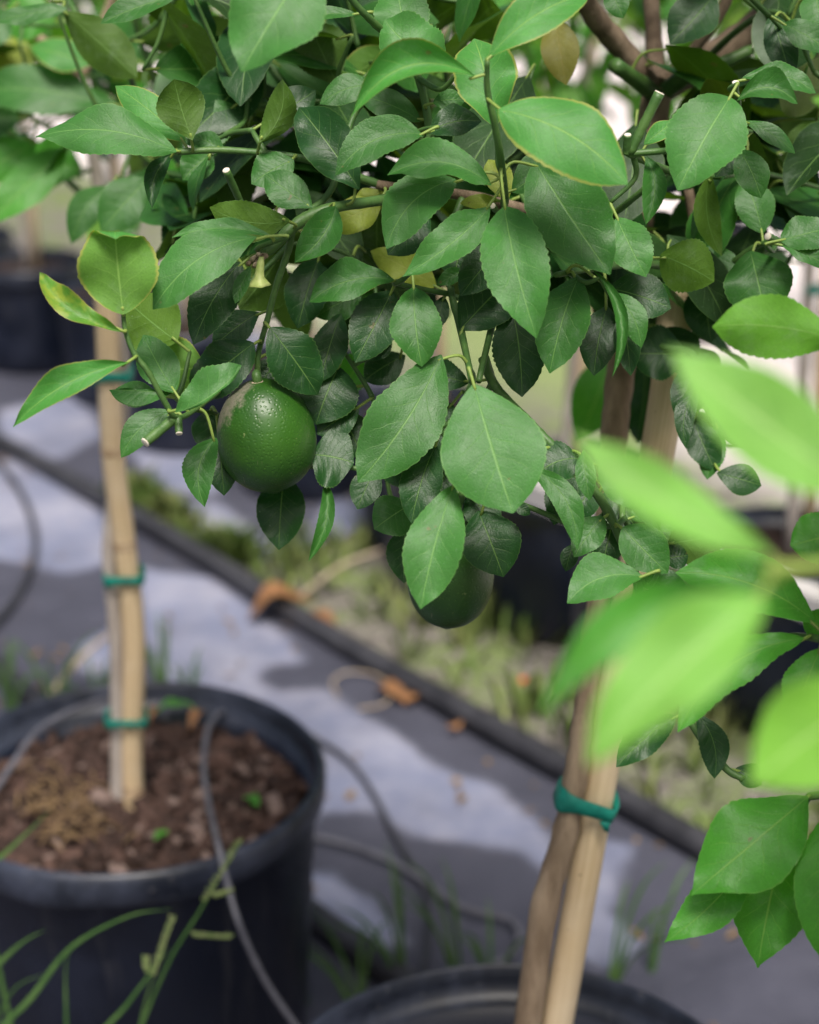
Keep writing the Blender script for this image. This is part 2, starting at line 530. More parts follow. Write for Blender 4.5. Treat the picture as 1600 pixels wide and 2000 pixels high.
def lemon_mat(name, c1, c2, scar):
    m, nt, out = newmat(name)
    g = G(nt)
    tc = g.n('ShaderNodeTexCoord').outputs['Object']
    base = g.mix(g.ramp(g.noise(26, 4, 0.6, tc), 0.3, 0.72), c1, c2)
    vor = g.n('ShaderNodeTexVoronoi'); vor.inputs['Scale'].default_value = 460
    g.link(tc, vor.inputs['Vector'])
    pore = g.ramp(vor.outputs['Distance'], 0.0, 0.5, 0.0, 1.0)
    base = g.mix(g.ramp(pore, 0.0, 0.5, 0.28, 0.0), base, (0.09, 0.21, 0.02))
    sep = g.n('ShaderNodeSeparateXYZ'); g.link(tc, sep.inputs[0])
    sx = g.math('ADD', g.math('MULTIPLY', sep.outputs[0], -1.0), g.math('MULTIPLY', sep.outputs[2], 0.75))
    sx = g.math('ADD', sx, g.math('MULTIPLY', g.math('SUBTRACT', g.noise(110, 5, 0.7, tc), 0.5), 0.020))
    k = g.ramp(sx, 0.030, 0.036)
    k = g.math('MULTIPLY', k, g.ramp(g.noise(420, 3, 0.7, tc), 0.25, 0.6, 0.45, 1.0))
    base = g.mix(g.math('MULTIPLY', k, scar), base, (0.20, 0.175, 0.135))
    spk = g.ramp(g.noise(330, 2, 0.5, tc), 0.70, 0.76)
    base = g.mix(g.math('MULTIPLY', spk, 0.55), base, (0.22, 0.26, 0.10))
    scr = g.n('ShaderNodeMapping'); scr.inputs['Scale'].default_value = (9, 1, 1); scr.inputs['Rotation'].default_value = (0.4, 0.3, 0.5)
    g.link(tc, scr.inputs['Vector'])
    sc = g.ramp(g.noise(90, 2, 0.5, scr.outputs[0]), 0.735, 0.78)
    base = g.mix(g.math('MULTIPLY', sc, 0.5), base, (0.25, 0.25, 0.15))
    nm = g.bump(g.math('ADD', pore, g.math('MULTIPLY', g.noise(150, 2, 0.5, tc), 0.5)), 0.26, 0.0008)
    rg = g.math('ADD', 0.39, g.math('MULTIPLY', k, 0.25))
    principled(g, out, base, rg, 0.5, nm)
    return m
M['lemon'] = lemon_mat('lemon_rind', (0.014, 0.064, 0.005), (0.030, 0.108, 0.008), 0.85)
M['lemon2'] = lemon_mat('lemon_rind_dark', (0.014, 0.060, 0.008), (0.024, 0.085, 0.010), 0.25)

# ------------------------------------------------------------------ leaf geometry
def leaf_profile(t, kind, k=0.0):
    """half width along the blade; k shifts the widest point (-0.2 base .. +0.2 tip)"""
    e, p = {'ovate': (0.88, 0.76), 'obovate': (1.28, 0.74), 'lance': (0.95, 0.98)}.get(kind, (1.0, 0.76))
    w = np.sin(np.pi * t ** (e + k)) ** p
    tip = np.clip((1 - t) / 0.09, 0, 1)
    return w * (0.6 + 0.4 * tip ** 0.6)

def leaf_points(B, T, W, n, arc=0, bow=0.06, fold=14, tc=0, wave=0.03, prof='ell', NU=34, NV=6, seed=0, cut=0, serr=0.05, rc=0):
    rs = np.random.default_rng(seed)
    B, T = np.asarray(B), np.asarray(T)
    L = np.linalg.norm(T - B)
    a = (T - B) / L
    n = nrm(n - a * (n @ a))
    s = np.cross(a, n)
    t = np.linspace(0, 1, NU + 1)
    vv = np.linspace(-1, 1, NV + 1)
    hw = leaf_profile(t, prof, rs.uniform(-0.10, 0.14)) * W / 2
    hw[0] = W * 0.012
    hw[-1] = W * 0.012
    k4 = 4 * t * (1 - t)
    arch = arc * L * k4
    bowz = bow * L * k4
    tt = np.clip((t - 0.6) / 0.4, 0, 1) ** 2
    bowz = bowz - tc * L * tt
    ang_c = math.radians(rc) * np.clip((t - 0.76) / 0.24, 0, 1) ** 0.8
    ca = np.concatenate([[0], np.cumsum(np.cos(ang_c[:-1]))]) / NU
    cz = np.concatenate([[0], np.cumsum(np.sin(ang_c[:-1]))]) / NU
    ph1, ph2 = rs.uniform(0, 6.28, 2)
    f1, f2 = rs.uniform(1.2, 2.4, 2)
    tw = math.radians(rs.uniform(-9, 9))
    phi = math.radians(fold)
    V, UVs = [], []
    teeth = serr * np.array((-.6, .1, .5))[np.arange(NU + 1) % 3] + rs.uniform(-0.015, 0.015, NU + 1)
    teeth2 = serr * np.array((-.6, .1, .5))[(np.arange(NU + 1) + 1) % 3] + rs.uniform(-0.015, 0.015, NU + 1)
    for i in range(NU + 1):
        c = B + a * (L * ca[i]) + s * arch[i] + n * (bowz[i] - L * cz[i])
        nn = n * math.cos(ang_c[i]) + a * math.sin(ang_c[i])
        rot = tw * (t[i] - 0.3)
        for v in vv:
            h = hw[i] * v
            e = abs(v)
            if e > 0.99:
                h *= 1 + (teeth[i] if v > 0 else teeth2[i])
                if cut and v * cut > 0:
                    h *= 0.12
            elif cut and v * cut > 0:
                h *= 0.12
            ang = phi * (0.55 + 0.45 * e)
            y = h * math.cos(ang)
            z = abs(h) * math.sin(ang)
            z -= abs(h) * e * e * 0.16
            wv = wave * W * e * e * (math.sin(6.28 * f1 * t[i] + ph1) if v > 0 else math.sin(6.28 * f2 * t[i] + ph2)) * min(1, k4[i] * 2)
            y2 = y * math.cos(rot) - z * math.sin(rot)
            z2 = y * math.sin(rot) + z * math.cos(rot) + wv
            V.append(c + s * y2 + nn * z2)
            UVs.append((t[i], v * 0.5 + 0.5))
    m = NV + 1
    Fs = []
    for i in range(NU):
        for j in range(NV):
            Fs.append((i * m + j, (i + 1) * m + j, (i + 1) * m + j + 1, i * m + j + 1))
    return np.array(V), Fs, UVs

# check winding: a x s ... faces go (i),(i+1),(i+1,j+1),(i,j+1): normal = a x s = a x (a x n) = -n  -> flip
def leaf_faces_up(Fs):
    return [f[::-1] for f in Fs]

UNDER = {'U': 'M', 'W': 'V', 'X': 'L', 'u': 'D', 'k': 'K', 'p': 'P'}

class Leaf:
    pass

def parse_leaves(text, d_off=0.0):
    out = []
    for ln in text.strip().splitlines():
        ln = ln.split('#')[0].strip()
        if not ln:
            continue
        w = ln.split()
        l = Leaf()
        bx, by, tx, ty, wd, d = map(float, w[:6])
        ty_ = w[6]
        o = dict(arc=0.0, roll=0.0, fold=14.0, bow=0.05, dd=None, tc=0.0, wave=0.03, up=0.35, prof='ell', cut=0)
        for kv in w[7:]:
            k, v = kv.split('=')
            o[k] = v if k == 'prof' else float(v)
        d += d_off
        under = ty_ in UNDER
        mat = UNDER.get(ty_, ty_)
        Lpx = math.hypot(tx - bx, ty - by)
        if Lpx < 120 and d > 0.96:
            kx = 1.18
            tx, ty, wd = bx + (tx - bx) * kx, by + (ty - by) * kx, wd * (1.28 if wd > 36 else 1.12)
            Lpx *= kx
        Lm = Lpx * d / F
        if o['dd'] is None:
            down = (ty - by) / max(Lpx, 1)
            o['dd'] = (-0.28 * down * Lm) if not under else (0.22 * down * Lm)
        l.B = U(bx, by, d)
        l.T = U(tx, ty, d + o['dd'])
        a = nrm(l.T - l.B)
        view = nrm(CAM - (l.B + l.T) / 2)
        upv = np.array((0, 0, 1.0)) * (1 if not under else -1)
        n = view + o['up'] * upv * (1 if not under else 0.3)
        n = nrm(n - a * (n @ a))
        r = math.radians(o['roll'])
        n = nrm(n * math.cos(r) + np.cross(a, n) * math.sin(r))
        vis = max(0.4, abs(n @ nrm(view - a * (view @ a))) * math.cos(math.radians(min(o['fold'], 60))))
        l.W = wd * d / F / vis * 1.03
        if under:
            n = -n
        l.n = n
        rr_ = random.Random(int(bx * 7 + by * 13 + tx))
        o['wave'] += rr_.uniform(0, 0.08 if Lpx > 140 else 0.03); o['fold'] += rr_.uniform(-8, 12); o['serr'] = rr_.uniform(0.012, 0.05); o['bow'] += rr_.uniform(-0.02, 0.06); o['arc'] += rr_.uniform(-0.03, 0.03)
        l.o, l.mat = o, mat
        out.append(l)
    return out

# ================================================================== SETTING
# row axes: path direction and its normal, from the pipe that edges the path
O2 = np.array((-0.3217, 3.071))
UX = np.array((-0.62, 0.785)); UX = UX / np.linalg.norm(UX)
QX = np.array((UX[1], -UX[0]))

def SQ(s, q, z=0.0):
    p = O2 + UX * s + QX * q
    return np.array((p[0], p[1], z))

def grid_sheet(name, S, Q, zf, mat, attrs, kind='structure', world_xy=False):
    ns, nq = len(S), len(Q)
    SS, QQ = np.meshgrid(S, Q, indexing='ij')
    if world_xy:
        X, Y = SS, QQ
    else:
        X = O2[0] + UX[0] * SS + QX[0] * QQ
        Y = O2[1] + UX[1] * SS + QX[1] * QQ
    Z = zf(X, Y)
    V = np.stack([X, Y, Z], -1).reshape(-1, 3)
    idx = np.arange(ns * nq).reshape(ns, nq)
    a, b, c, d = idx[:-1, :-1].ravel(), idx[1:, :-1].ravel(), idx[1:, 1:].ravel(), idx[:-1, 1:].ravel()
    faces = np.stack([a, b, c, d], 1)
    # make the faces look up
    e1 = V[faces[0][1]] - V[faces[0][0]]; e2 = V[faces[0][2]] - V[faces[0][0]]
    if np.cross(e1, e2)[2] < 0:
        faces = faces[:, ::-1]
    me = bpy.data.meshes.new(name)
    me.from_pydata(V.tolist(), [], faces.tolist())
    for an, fn in attrs.items():
        at = me.attributes.new(an, 'FLOAT', 'POINT')
        at.data.foreach_set('value', fn(X, Y).ravel().astype(np.float32))
    me.materials.append(mat)
    me.polygons.foreach_set('use_smooth', [True] * len(me.polygons))
    o = bpy.data.objects.new(name, me)
    col.objects.link(o)
    o['kind'] = kind
    return o

def vnoise(X, Y, sc, seed=0.0):
    out = np.empty(X.shape)
    for i in np.ndindex(X.shape):
        out[i] = mnoise.noise((X[i] * sc + seed, Y[i] * sc - seed, seed))
    return out

ROADQ = 1.15
def road_mask(X, Y):
    q = (X - O2[0]) * QX[0] + (Y - O2[1]) * QX[1]
    return np.clip((q - ROADQ) / 0.35, 0, 1) * np.maximum(np.clip((X + 0.9) / 0.5, 0, 1), np.clip((Y - 7.6) / 0.8, 0, 1))

def lawn_mask(X, Y):
    q = (X - O2[0]) * QX[0] + (Y - O2[1]) * QX[1]
    return np.clip(1.3 - np.abs(q - 1.7) / 1.2, 0.12, 1) * np.clip(1.25 - np.abs(X - 0.15) / 0.75, 0.25, 1)

gx = np.concatenate([np.array((-400, -120, -40, -15, -8)), np.arange(-5, 5.01, 0.2), np.array((8, 15, 40, 120, 400))])
gy = np.concatenate([np.array((-60, -20, -6)), np.arange(-2, 9.01, 0.2), np.array((12, 18, 30, 60, 150, 400, 900))])
grid_sheet('ground', gx, gy, lambda X, Y: X * 0.0 - 0.006, M['ground'], {'road': road_mask, 'lawn': lawn_mask}, world_xy=True)

# paler patches of the mat colour, traced on the ground plane
patch_px = [
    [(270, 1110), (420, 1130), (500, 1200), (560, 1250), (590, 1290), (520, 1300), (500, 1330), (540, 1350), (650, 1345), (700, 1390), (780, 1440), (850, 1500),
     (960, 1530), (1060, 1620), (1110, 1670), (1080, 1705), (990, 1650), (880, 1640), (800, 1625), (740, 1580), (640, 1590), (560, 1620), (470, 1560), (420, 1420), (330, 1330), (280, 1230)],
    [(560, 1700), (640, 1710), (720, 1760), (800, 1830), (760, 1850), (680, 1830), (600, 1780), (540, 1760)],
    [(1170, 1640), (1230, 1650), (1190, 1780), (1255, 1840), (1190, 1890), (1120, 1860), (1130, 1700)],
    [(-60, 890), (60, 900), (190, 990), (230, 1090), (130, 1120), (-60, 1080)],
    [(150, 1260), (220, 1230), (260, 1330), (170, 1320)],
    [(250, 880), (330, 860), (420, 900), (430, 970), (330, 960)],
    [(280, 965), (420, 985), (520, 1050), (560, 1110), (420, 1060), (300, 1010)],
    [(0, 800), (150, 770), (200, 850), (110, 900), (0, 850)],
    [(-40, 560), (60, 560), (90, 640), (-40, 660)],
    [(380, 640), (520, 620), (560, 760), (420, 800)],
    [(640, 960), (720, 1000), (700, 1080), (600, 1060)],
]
patch_w = [[Uz(x, y, 0)[:2] for x, y in p] for p in patch_px]
patch_w += [[SQ(s + a, q + b)[:2] for a, b in ((-.25, -.1), (0, -.17), (.3, -.08), (.22, .1), (-.1, .14))] for s, q in ((-1.7, -.5), (-2.3, -.9), (-1.5, -1.6), (.6, -1.5), (1.8, -.9), (2.6, -.3))]

def patch_mask(X, Y):
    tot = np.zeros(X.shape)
    for poly in patch_w:
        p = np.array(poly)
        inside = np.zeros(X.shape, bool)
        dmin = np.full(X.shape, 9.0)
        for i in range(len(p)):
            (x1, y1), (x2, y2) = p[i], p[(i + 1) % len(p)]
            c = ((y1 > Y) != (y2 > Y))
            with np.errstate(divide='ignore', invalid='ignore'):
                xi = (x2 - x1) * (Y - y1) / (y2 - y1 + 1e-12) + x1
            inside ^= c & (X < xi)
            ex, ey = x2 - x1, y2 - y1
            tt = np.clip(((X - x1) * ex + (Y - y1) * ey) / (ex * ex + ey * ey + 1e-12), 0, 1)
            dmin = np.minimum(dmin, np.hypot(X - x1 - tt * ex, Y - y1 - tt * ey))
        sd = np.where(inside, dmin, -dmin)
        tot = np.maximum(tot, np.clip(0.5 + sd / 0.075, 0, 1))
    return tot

def fabric_z(X, Y):
    return 0.0 + 0.0025 * np.sin(X * 9 + Y * 5) * np.sin(Y * 7 - X * 4)

S_a = np.concatenate([np.arange(-3.6, -1.4, 0.1), np.arange(-1.4, 1.8, 0.02), np.arange(1.8, 4.6, 0.08)])
Q_a = np.concatenate([np.arange(-3.0, -1.5, 0.1), np.arange(-1.5, 0.03, 0.02)])
fa = grid_sheet('path', S_a, Q_a, fabric_z, M['fabric'], {'silt': patch_mask})  # 'silt': paler patches of the mat colour
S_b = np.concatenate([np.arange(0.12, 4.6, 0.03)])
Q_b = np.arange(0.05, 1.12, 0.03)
fb = grid_sheet('path', S_b, Q_b, fabric_z, M['fabric'], {'silt': patch_mask})  # 'silt': paler patches of the mat colour

# pipes along the path
def top_tube(name, pts, rad, mat, label, cat, group=None, sides=10, smooth=6):
    mb = MB()
    mb.tube(pts, rad, sides, smooth)
    o = mb.build(name, mat, None, pts[len(pts) // 2])
    return tag(o, label, cat, group)

top_tube('irrigation_pipe', [SQ(s, 0.012 * math.sin(s * 2.1), 0.024 + 0.004 * math.sin(s * 5)) for s in np.arange(-3.4, 4.3, 0.35)], 0.021, M['black_pipe'],
         'thick black pipe lying along the weedy edge of the path', 'pipe')
q2 = float(np.dot(Uz(650, 1840, 0)[:2] - O2, QX))
top_tube('irrigation_pipe', [SQ(s, q2 + 0.01 * math.sin(s * 3), 0.02) for s in np.arange(-2.6, 3.0, 0.35)], 0.019, M['black_pipe'],
         'black pipe running on the mat between the two large pots', 'pipe')
q3 = float(np.dot(Uz(650, 1650, 0)[:2] - O2, QX))
top_tube('drip_tube', [Uz(590, 1630, 0.012), Uz(680, 1650, 0.012), Uz(780, 1690, 0.012), Uz(900, 1770, 0.012), Uz(1000, 1800, 0.012), Uz(1010, 1850, 0.012), Uz(960, 1890, 0.012), Uz(900, 1950, 0.012)],
         0.0045, M['tube'], 'grey drip tube curling on the mat behind the front pot', 'tube')
top_tube('drip_tube', [Uz(596, 1430, 0.012), Uz(680, 1485, 0.01), Uz(735, 1560, 0.01), Uz(770, 1630, 0.01), Uz(830, 1740, 0.01), Uz(835, 1840, 0.01), Uz(820, 1930, 0.01)],
         0.0042, M['black_pipe'], 'thin dark tube crossing the pale patch of the mat', 'tube')
top_tube('drip_tube', [Uz(-60, 850, 0.012), Uz(20, 930, 0.012), Uz(62, 1010, 0.012), Uz(66, 1090, 0.012), Uz(30, 1170, 0.012), Uz(-40, 1250, 0.012)],
         0.007, M['black_pipe'], 'dark hose curving on the mat left of the rear bamboo stake', 'hose')
top_tube('drip_tube', [Uz(660, 1360, 0.012), Uz(650, 1330, 0.012), Uz(680, 1313, 0.012), Uz(730, 1318, 0.012), Uz(765, 1345, 0.012), Uz(750, 1375, 0.012), Uz(700, 1385, 0.012)],
         0.0018, M['straw'], 'pale loop of thin tube lying beside the pipe', 'tube')

# grey rail in front of the second row
rl = empty('rail', SQ(-0.8, 0.25), 'weathered pale grey rail on short posts before the small black pots', 'rail')
mb = MB()
def box(mb, c, ax, ay, az, hx, hy, hz, mat=0):
    c = np.asarray(c); ax, ay, az = map(nrm, (ax, ay, az))
    vs_ = [c + ax * hx * i + ay * hy * j + az * hz * k for i in (-1, 1) for j in (-1, 1) for k in (-1, 1)]
    mb.add(vs_, [(0, 1, 3, 2), (4, 6, 7, 5), (0, 4, 5, 1), (2, 3, 7, 6), (0, 2, 6, 4), (1, 5, 7, 3)], None, mat)
RZ = 0.335
u3, q3v, z3 = np.array((UX[0], UX[1], 0)), np.array((QX[0], QX[1], 0)), np.array((0, 0, 1.0))
box(mb, SQ(-1.18, 0.22, RZ), u3, q3v, z3, 1.02, 0.022, 0.02)
mb.build('rail_bar', M['rail'], rl, SQ(-1.18, 0.22, RZ), smooth=False)
for s in (-2.1, -1.55, -0.72, -0.2):
    mb = MB(); box(mb, SQ(s, 0.22, 0.153), u3, q3v, z3, 0.014, 0.014, 0.161)
    mb.build('post', M['black_pipe'], rl, SQ(s, 0.22, 0.0), smooth=False)

# ------------------------------------------------------------------ pots
def make_pot(name, c, r, h, label, group, detail=True, dent=None, depth=None):
    root = empty(name, (c[0], c[1], 0), label, 'pot', group)
    mb = MB()
    rb = r * 0.86
    t = 0.006
    lip = r * 0.055
    prof = [(0.001, 0.003), (rb * 0.96, 0.003), (rb, 0.012)]
    n = 5
    for i in range(1, n + 1):
        zz = 0.012 + (h - 0.046 - 0.012) * i / n
        rr = rb + (r - lip - rb) * i / n
        prof += [(rr - 0.0015, zz - 0.006), (rr + 0.0018, zz)] if detail and i < n else [(rr, zz)]
    prof += [(r - lip * 0.3, h - 0.040), (r, h - 0.034), (r + 0.001, h - 0.010), (r - 0.002, h - 0.003), (r - 0.006, h), (r - lip * 0.7, h - 0.003), (r - lip - 0.001, h - 0.014), (r - lip - t, h - 0.05), (r - lip - t - 0.002, h - 0.10), (r - lip - t - 0.006, h - 0.2)]
    def wob(a, z):
        w = 0.006 * math.sin(2 * a + c[0] * 9) * (z / h) + 0.003 * math.sin(5 * a + 1)
        if dent is not None and z > h - 0.09:
            dd = math.atan2(math.sin(a - dent), math.cos(a - dent))
            w += 0.030 * math.exp(-(dd / 0.20) ** 2) * (1 if h - 0.06 < z < h - 0.02 else 0.25)
        return w
    cut_i = next(i for i, p in enumerate(prof) if abs(p[1] - (h - 0.040)) < 1e-6)
    sd_ = 96 if detail else 40
    mb.lathe(prof[:cut_i + 1] + [(r - lip - t, h - 0.042), (r - lip - t - 0.002, h - 0.10), (r - lip - t - 0.006, h - 0.2)], sd_, (c[0], c[1], 0), wob=wob)
    mb.build('shell', M['pot'], root, (c[0], c[1], 0))
    mb = MB()
    mb.lathe(prof[cut_i:-2] + [(r - lip - t, h - 0.0415)], sd_, (c[0], c[1], 0), wob=wob)
    mb.build('rim', M['rim'], root, (c[0], c[1], h - 0.05))
    zs = h - (depth or 0.035)
    mb = MB()
    rs_ = r - lip - t * (1.0 if detail else 0.6)
    nr, na = (16, 64) if detail else (4, 28)
    vs_, fs = [(c[0], c[1], zs + 0.012)], []
    for i in range(1, nr + 1):
        for k in range(na):
            a = 2 * math.pi * k / na
            rr = rs_ * i / nr
            x, y = c[0] + rr * math.cos(a), c[1] + rr * math.sin(a)
            z = zs + 0.012 * (1 - (i / nr) ** 2) + (0.006 * mnoise.noise((x * 30, y * 30, 1.3)) if detail else 0)
            vs_.append((x, y, z))
    for k in range(na):
        fs.append((0, 1 + k, 1 + (k + 1) % na))
    for i in range(nr - 1):
        for k in range(na):
            a0 = 1 + i * na
            fs.append((a0 + k, a0 + na + k, a0 + na + (k + 1) % na, a0 + (k + 1) % na))
    mb.add(vs_, fs)
    soil = mb.build('soil', M['soil'], root, (c[0], c[1], zs))
    if detail:
        mb = MB()
        for i in range(1500):
            rr = rs_ * math.sqrt(random.random()) * 0.97
            a = random.uniform(0, 6.283)
            sz = random.uniform(0.003, 0.0085) * (1.6 if random.random() < 0.12 else 1)
            p = np.array((c[0] + rr * math.cos(a), c[1] + rr * math.sin(a), zs + 0.010 * (1 - (rr / rs_) ** 2) + random.uniform(0.0, 0.009)))
            ax = nrm(RNG.normal(size=3) * (1, 1, 0.5)); ay = nrm(np.cross(ax, RNG.normal(size=3))); az = np.cross(ax, ay)
            box(mb, p, ax, ay, az, sz * random.uniform(0.9, 1.8), sz * random.uniform(0.6, 1.0), sz * random.uniform(0.25, 0.6))
        ch = mb.build('bark_mulch', M['chip'], root, (c[0], c[1], zs))
        ch['kind'] = 'stuff'
    return root, zs

PL = (-0.318, 1.705); PR = (0.085, 1.13); PN = (0.49, 0.555)
PH = 0.385
pot_l, zsoil = make_pot('nursery_pot', PL, 0.222, PH, 'large black nursery pot of bark mulch holding the pale-trunked tree', None, True, dent=math.radians(255), depth=0.058)
pot_r, zsoil_r = make_pot('nursery_pot', PR, 0.215, PH, 'large black nursery pot with the leaning trunk and tan bamboo stake', None, depth=0.115)
pot_n, _ = make_pot('nursery_pot', PN, 0.215, PH, 'large black nursery pot under the young light green shoots', None, False)

# pale litter, seedlings and a leaf on the rear pot's soil
mb = MB()
for i in range(110):
    a = random.gauss(0, 1); b = random.gauss(0, 1)
    p = Uz(130 + a * 42 + 26 * b, 1580 + b * 40, zsoil + 0.022 + random.uniform(0, 0.012))
    ax = nrm((random.uniform(-1, 1), random.uniform(-1, 1), random.uniform(-.3, .5)))
    l_ = random.uniform(0.006, 0.016)
    mb.tube([p - ax * l_, p + (0, 0, 0.003), p + ax * l_], 0.0013, 4, 1)
o = mb.build('dry_litter', M['debris'], None, Uz(130, 1575, zsoil + 0.02))
tag(o, 'clump of dry brown litter on the mulch beside the rear stake', 'litter')
o['kind'] = 'stuff'

# ------------------------------------------------------------------ bamboo stakes and trunks
def make_stake(pts, r, nodes, label):
    root = empty('bamboo_stake', pts[0], label, 'stake')
    mb = MB()
    P, _ = spline(pts, r, 10)
    rad = np.full(len(P), r)
    seg = np.linalg.norm(np.diff(P, axis=0), axis=1); acc = np.concatenate([[0], np.cumsum(seg)])
    mb.tube(P, rad, 18, 1)
    mb.build('cane', M['bamboo'], root, pts[0])
    for nd in nodes:
        s = nd * acc[-1]
        c = np.array([np.interp(s, acc, P[:, k]) for k in range(3)])
        c2 = np.array([np.interp(s + 0.004, acc, P[:, k]) for k in range(3)])
        ax = nrm(c2 - c)
        mb = MB()
        mb.tube([c - ax * 0.005, c - ax * 0.002, c + ax * 0.002, c + ax * 0.005], [r * 1.002, r * 1.035, r * 1.035, r * 1.002], 18, 1, cap=False)
        mb.build('node', M['bamboo_node'], root, c)
    return root, P

def ring(mb, c, ax, rx, ry, dirx, h, t=0.0012, n=40, wob=0.0, mat=0, sag=0.0):
    """flat tape band: an ellipse round two stems"""
    ax = nrm(ax); dx = nrm(dirx - ax * (dirx @ ax)); dy = np.cross(ax, dx)
    V, Fs = [], []
    for k in range(n):
        a = 2 * math.pi * k / n
        cs_, sn_ = math.copysign(abs(math.cos(a)) ** .55, math.cos(a)), math.copysign(abs(math.sin(a)) ** .55, math.sin(a))
        base = np.asarray(c) + dx * rx * cs_ + dy * ry * sn_ + ax * (sag * math.cos(a) + wob * math.sin(3 * a))
        rad = nrm(dx * math.cos(a) + dy * math.sin(a))
        hh = h * (1 + 0.25 * math.sin(2 * a + 1))
        for j, (e, q) in enumerate(((0, -1), (t, -0.9), (t * 1.4, 0), (t, 0.9), (0, 1))):
            V.append(base + rad * e + ax * hh * q)
    for k in range(n):
        for j in range(4):
            a0, b0 = k * 5 + j, ((k + 1) % n) * 5 + j
            Fs.append((a0, b0, b0 + 1, a0 + 1))
        a0, b0 = k * 5 + 4, ((k + 1) % n) * 5 + 4
        Fs.append((a0, b0, b0 - 4, a0 - 4))
    mb.add(V, Fs, None, mat)

# rear stake and its thin pale trunk
zs0 = zsoil - 0.05
stL = [np.array((-0.316, 1.700, zs0)), np.array((-0.318, 1.700, 0.60)), np.array((-0.318, 1.702, 0.85)), np.array((-0.316, 1.703, 1.22))]
def at_py(px, py, y):
    return Uy(px, py, y)
stL = [Uy(262, 1600, 1.700), Uy(258, 1480, 1.702), Uy(262, 1250, 1.700), Uy(242, 1050, 1.704), Uy(222, 900, 1.705), Uy(212, 700, 1.705), Uy(205, 400, 1.70)]
stL[0] = stL[0] + np.array((0, 0, -0.06))
stake_l, _ = make_stake(stL, 0.0122, (0.13, 0.52, 0.66), 'tan bamboo stake standing in the rear pot beside the thin pale trunk')

# front stake
stR = [Uy(1030, 2200, 1.085), Uy(1088, 2000, 1.104), Uy(1133, 1750, 1.114), Uy(1170, 1540, 1.121), Uy(1226, 1200, 1.13), Uy(1300, 790, 1.155), Uy(1322, 560, 1.175)]
stR[0] = stR[1] + (stR[1] - stR[2]) * ((stR[1][2] - zsoil_r + 0.03) / (stR[2][2] - stR[1][2]))
stake_r, PSR = make_stake(stR, 0.0124, (0.215, 0.83), 'thick tan bamboo stake taped to the brown trunk in the front pot')

# ------------------------------------------------------------------ trees
class Tree:
    def __init__(self, name, loc, label, group=None):
        self.root = empty(name, loc, label, 'tree', group)
        self.net = []          # sample points of wood
        self.n = 0
        self.far = MB()

    def wood(self, name, pts, rad, mat, sides=8, smooth=6, net=True, thin=None):
        P, R = spline(pts, rad, smooth)
        R = R * (thin or (0.72 if name == 'twig' else 1.0))
        # small knots where leaves once sat
        kn = np.random.default_rng(len(P) + int(abs(P[0][0]) * 1e4))
        if len(P) > 8:
            R = R * (1 + 0.05 * kn.normal(size=len(P)).clip(-1, 2))
        mb = MB(); mb.tube(P, R, sides, 1)
        o = mb.build(name, mat, self.root, P[0])
        if net:
            for i in range(len(P) - 1):
                n = max(1, int(np.linalg.norm(P[i + 1] - P[i]) / 0.006))
                for j in range(n):
                    self.net.append(P[i] + (P[i + 1] - P[i]) * j / n)
            self.net.append(P[-1])
        return o

    def attach(self, leaves, part=True, stuff=None, reach=0.028):
        net = np.array(self.net)
        Bs = np.array([l.B for l in leaves])
        D = np.linalg.norm(Bs[:, None] - net[None], axis=2)
        best = D.min(1); bi = D.argmin(1)
        anchor = net[bi]
        todo = set(range(len(leaves)))
        while todo:
            i = min(todo, key=lambda k: best[k])
            todo.discard(i)
            l = leaves[i]
            A = anchor[i].copy()
            a = nrm(l.T - l.B)
            new = []
            start = A
            if best[i] > reach:
                e = l.B - a * 0.010
                mid = (A + e) / 2 + np.array((0, 0, -0.08)) * np.linalg.norm(e - A) + RNG.normal(size=3) * 0.004
                Pn, Rn = spline([A, mid, e], [0.0021, 0.0017, 0.0013], 5)
                if stuff is None:
                    mb = MB(); mb.tube(Pn, Rn, 6, 1)
                    mb.build('twig', M['twig'], self.root, A)
                else:
                    stuff.tube(Pn, Rn, 5, 1, 1)
                new = [p for p in Pn]
                start = e
            self.leaf(l, start, stuff)
            if new:
                nn = np.array(new)
                self.net.extend(new)
                for k in todo:
                    dd = np.linalg.norm(nn - leaves[k].B, axis=1)
                    j = dd.argmin()
                    if dd[j] < best[k]:
                        best[k] = dd[j]; anchor[k] = nn[j]

    def leaf(self, l, start, stuff=None):
        o = l.o
        self.n += 1
        lo = stuff is not None
        V, Fs, UVs = leaf_points(l.B, l.T, l.W, l.n, o['arc'], o['bow'], o['fold'], o['tc'], o['wave'], o['prof'],
                                 10 if lo else 48, 4 if lo else 6, self.n * 7 + 3, o.get('cut', 0), 0.0 if lo else (0.015 if l.mat in 'LPKY' else o.get('serr', 0.03)), o.get('rc', 0))
        mb = stuff if lo else MB()
        mb.add(V, leaf_faces_up(Fs), UVs, 0)
        a = nrm(l.T - l.B)
        gap = np.linalg.norm(l.B - start)
        if gap > 0.0015:
            p1 = start + (l.B - start) * 0.45 + nrm(l.n) * (0.08 * gap) - a * 0.15 * gap
            end = l.B + a * 0.004
            mb.tube([start, p1, end], [0.00125, 0.0010, 0.0009], 5, 4, 2 if lo else 1)
        if not lo:
            mb.build('leaf', [M[l.mat], M['stalk']], self.root, l.B)

main = Tree('lemon_tree', (PR[0], PR[1], zsoil_r), 'lemon tree with dense dark leaves and green fruit on a leaning brown trunk')
rear = Tree('lemon_tree', (PL[0], PL[1], zsoil), 'lemon tree with a thin pale trunk in the rear mulch-filled pot')
near = Tree('lemon_tree', (PN[0], PN[1], zsoil), 'lemon tree with bright light green young leaves reaching over the front pot')

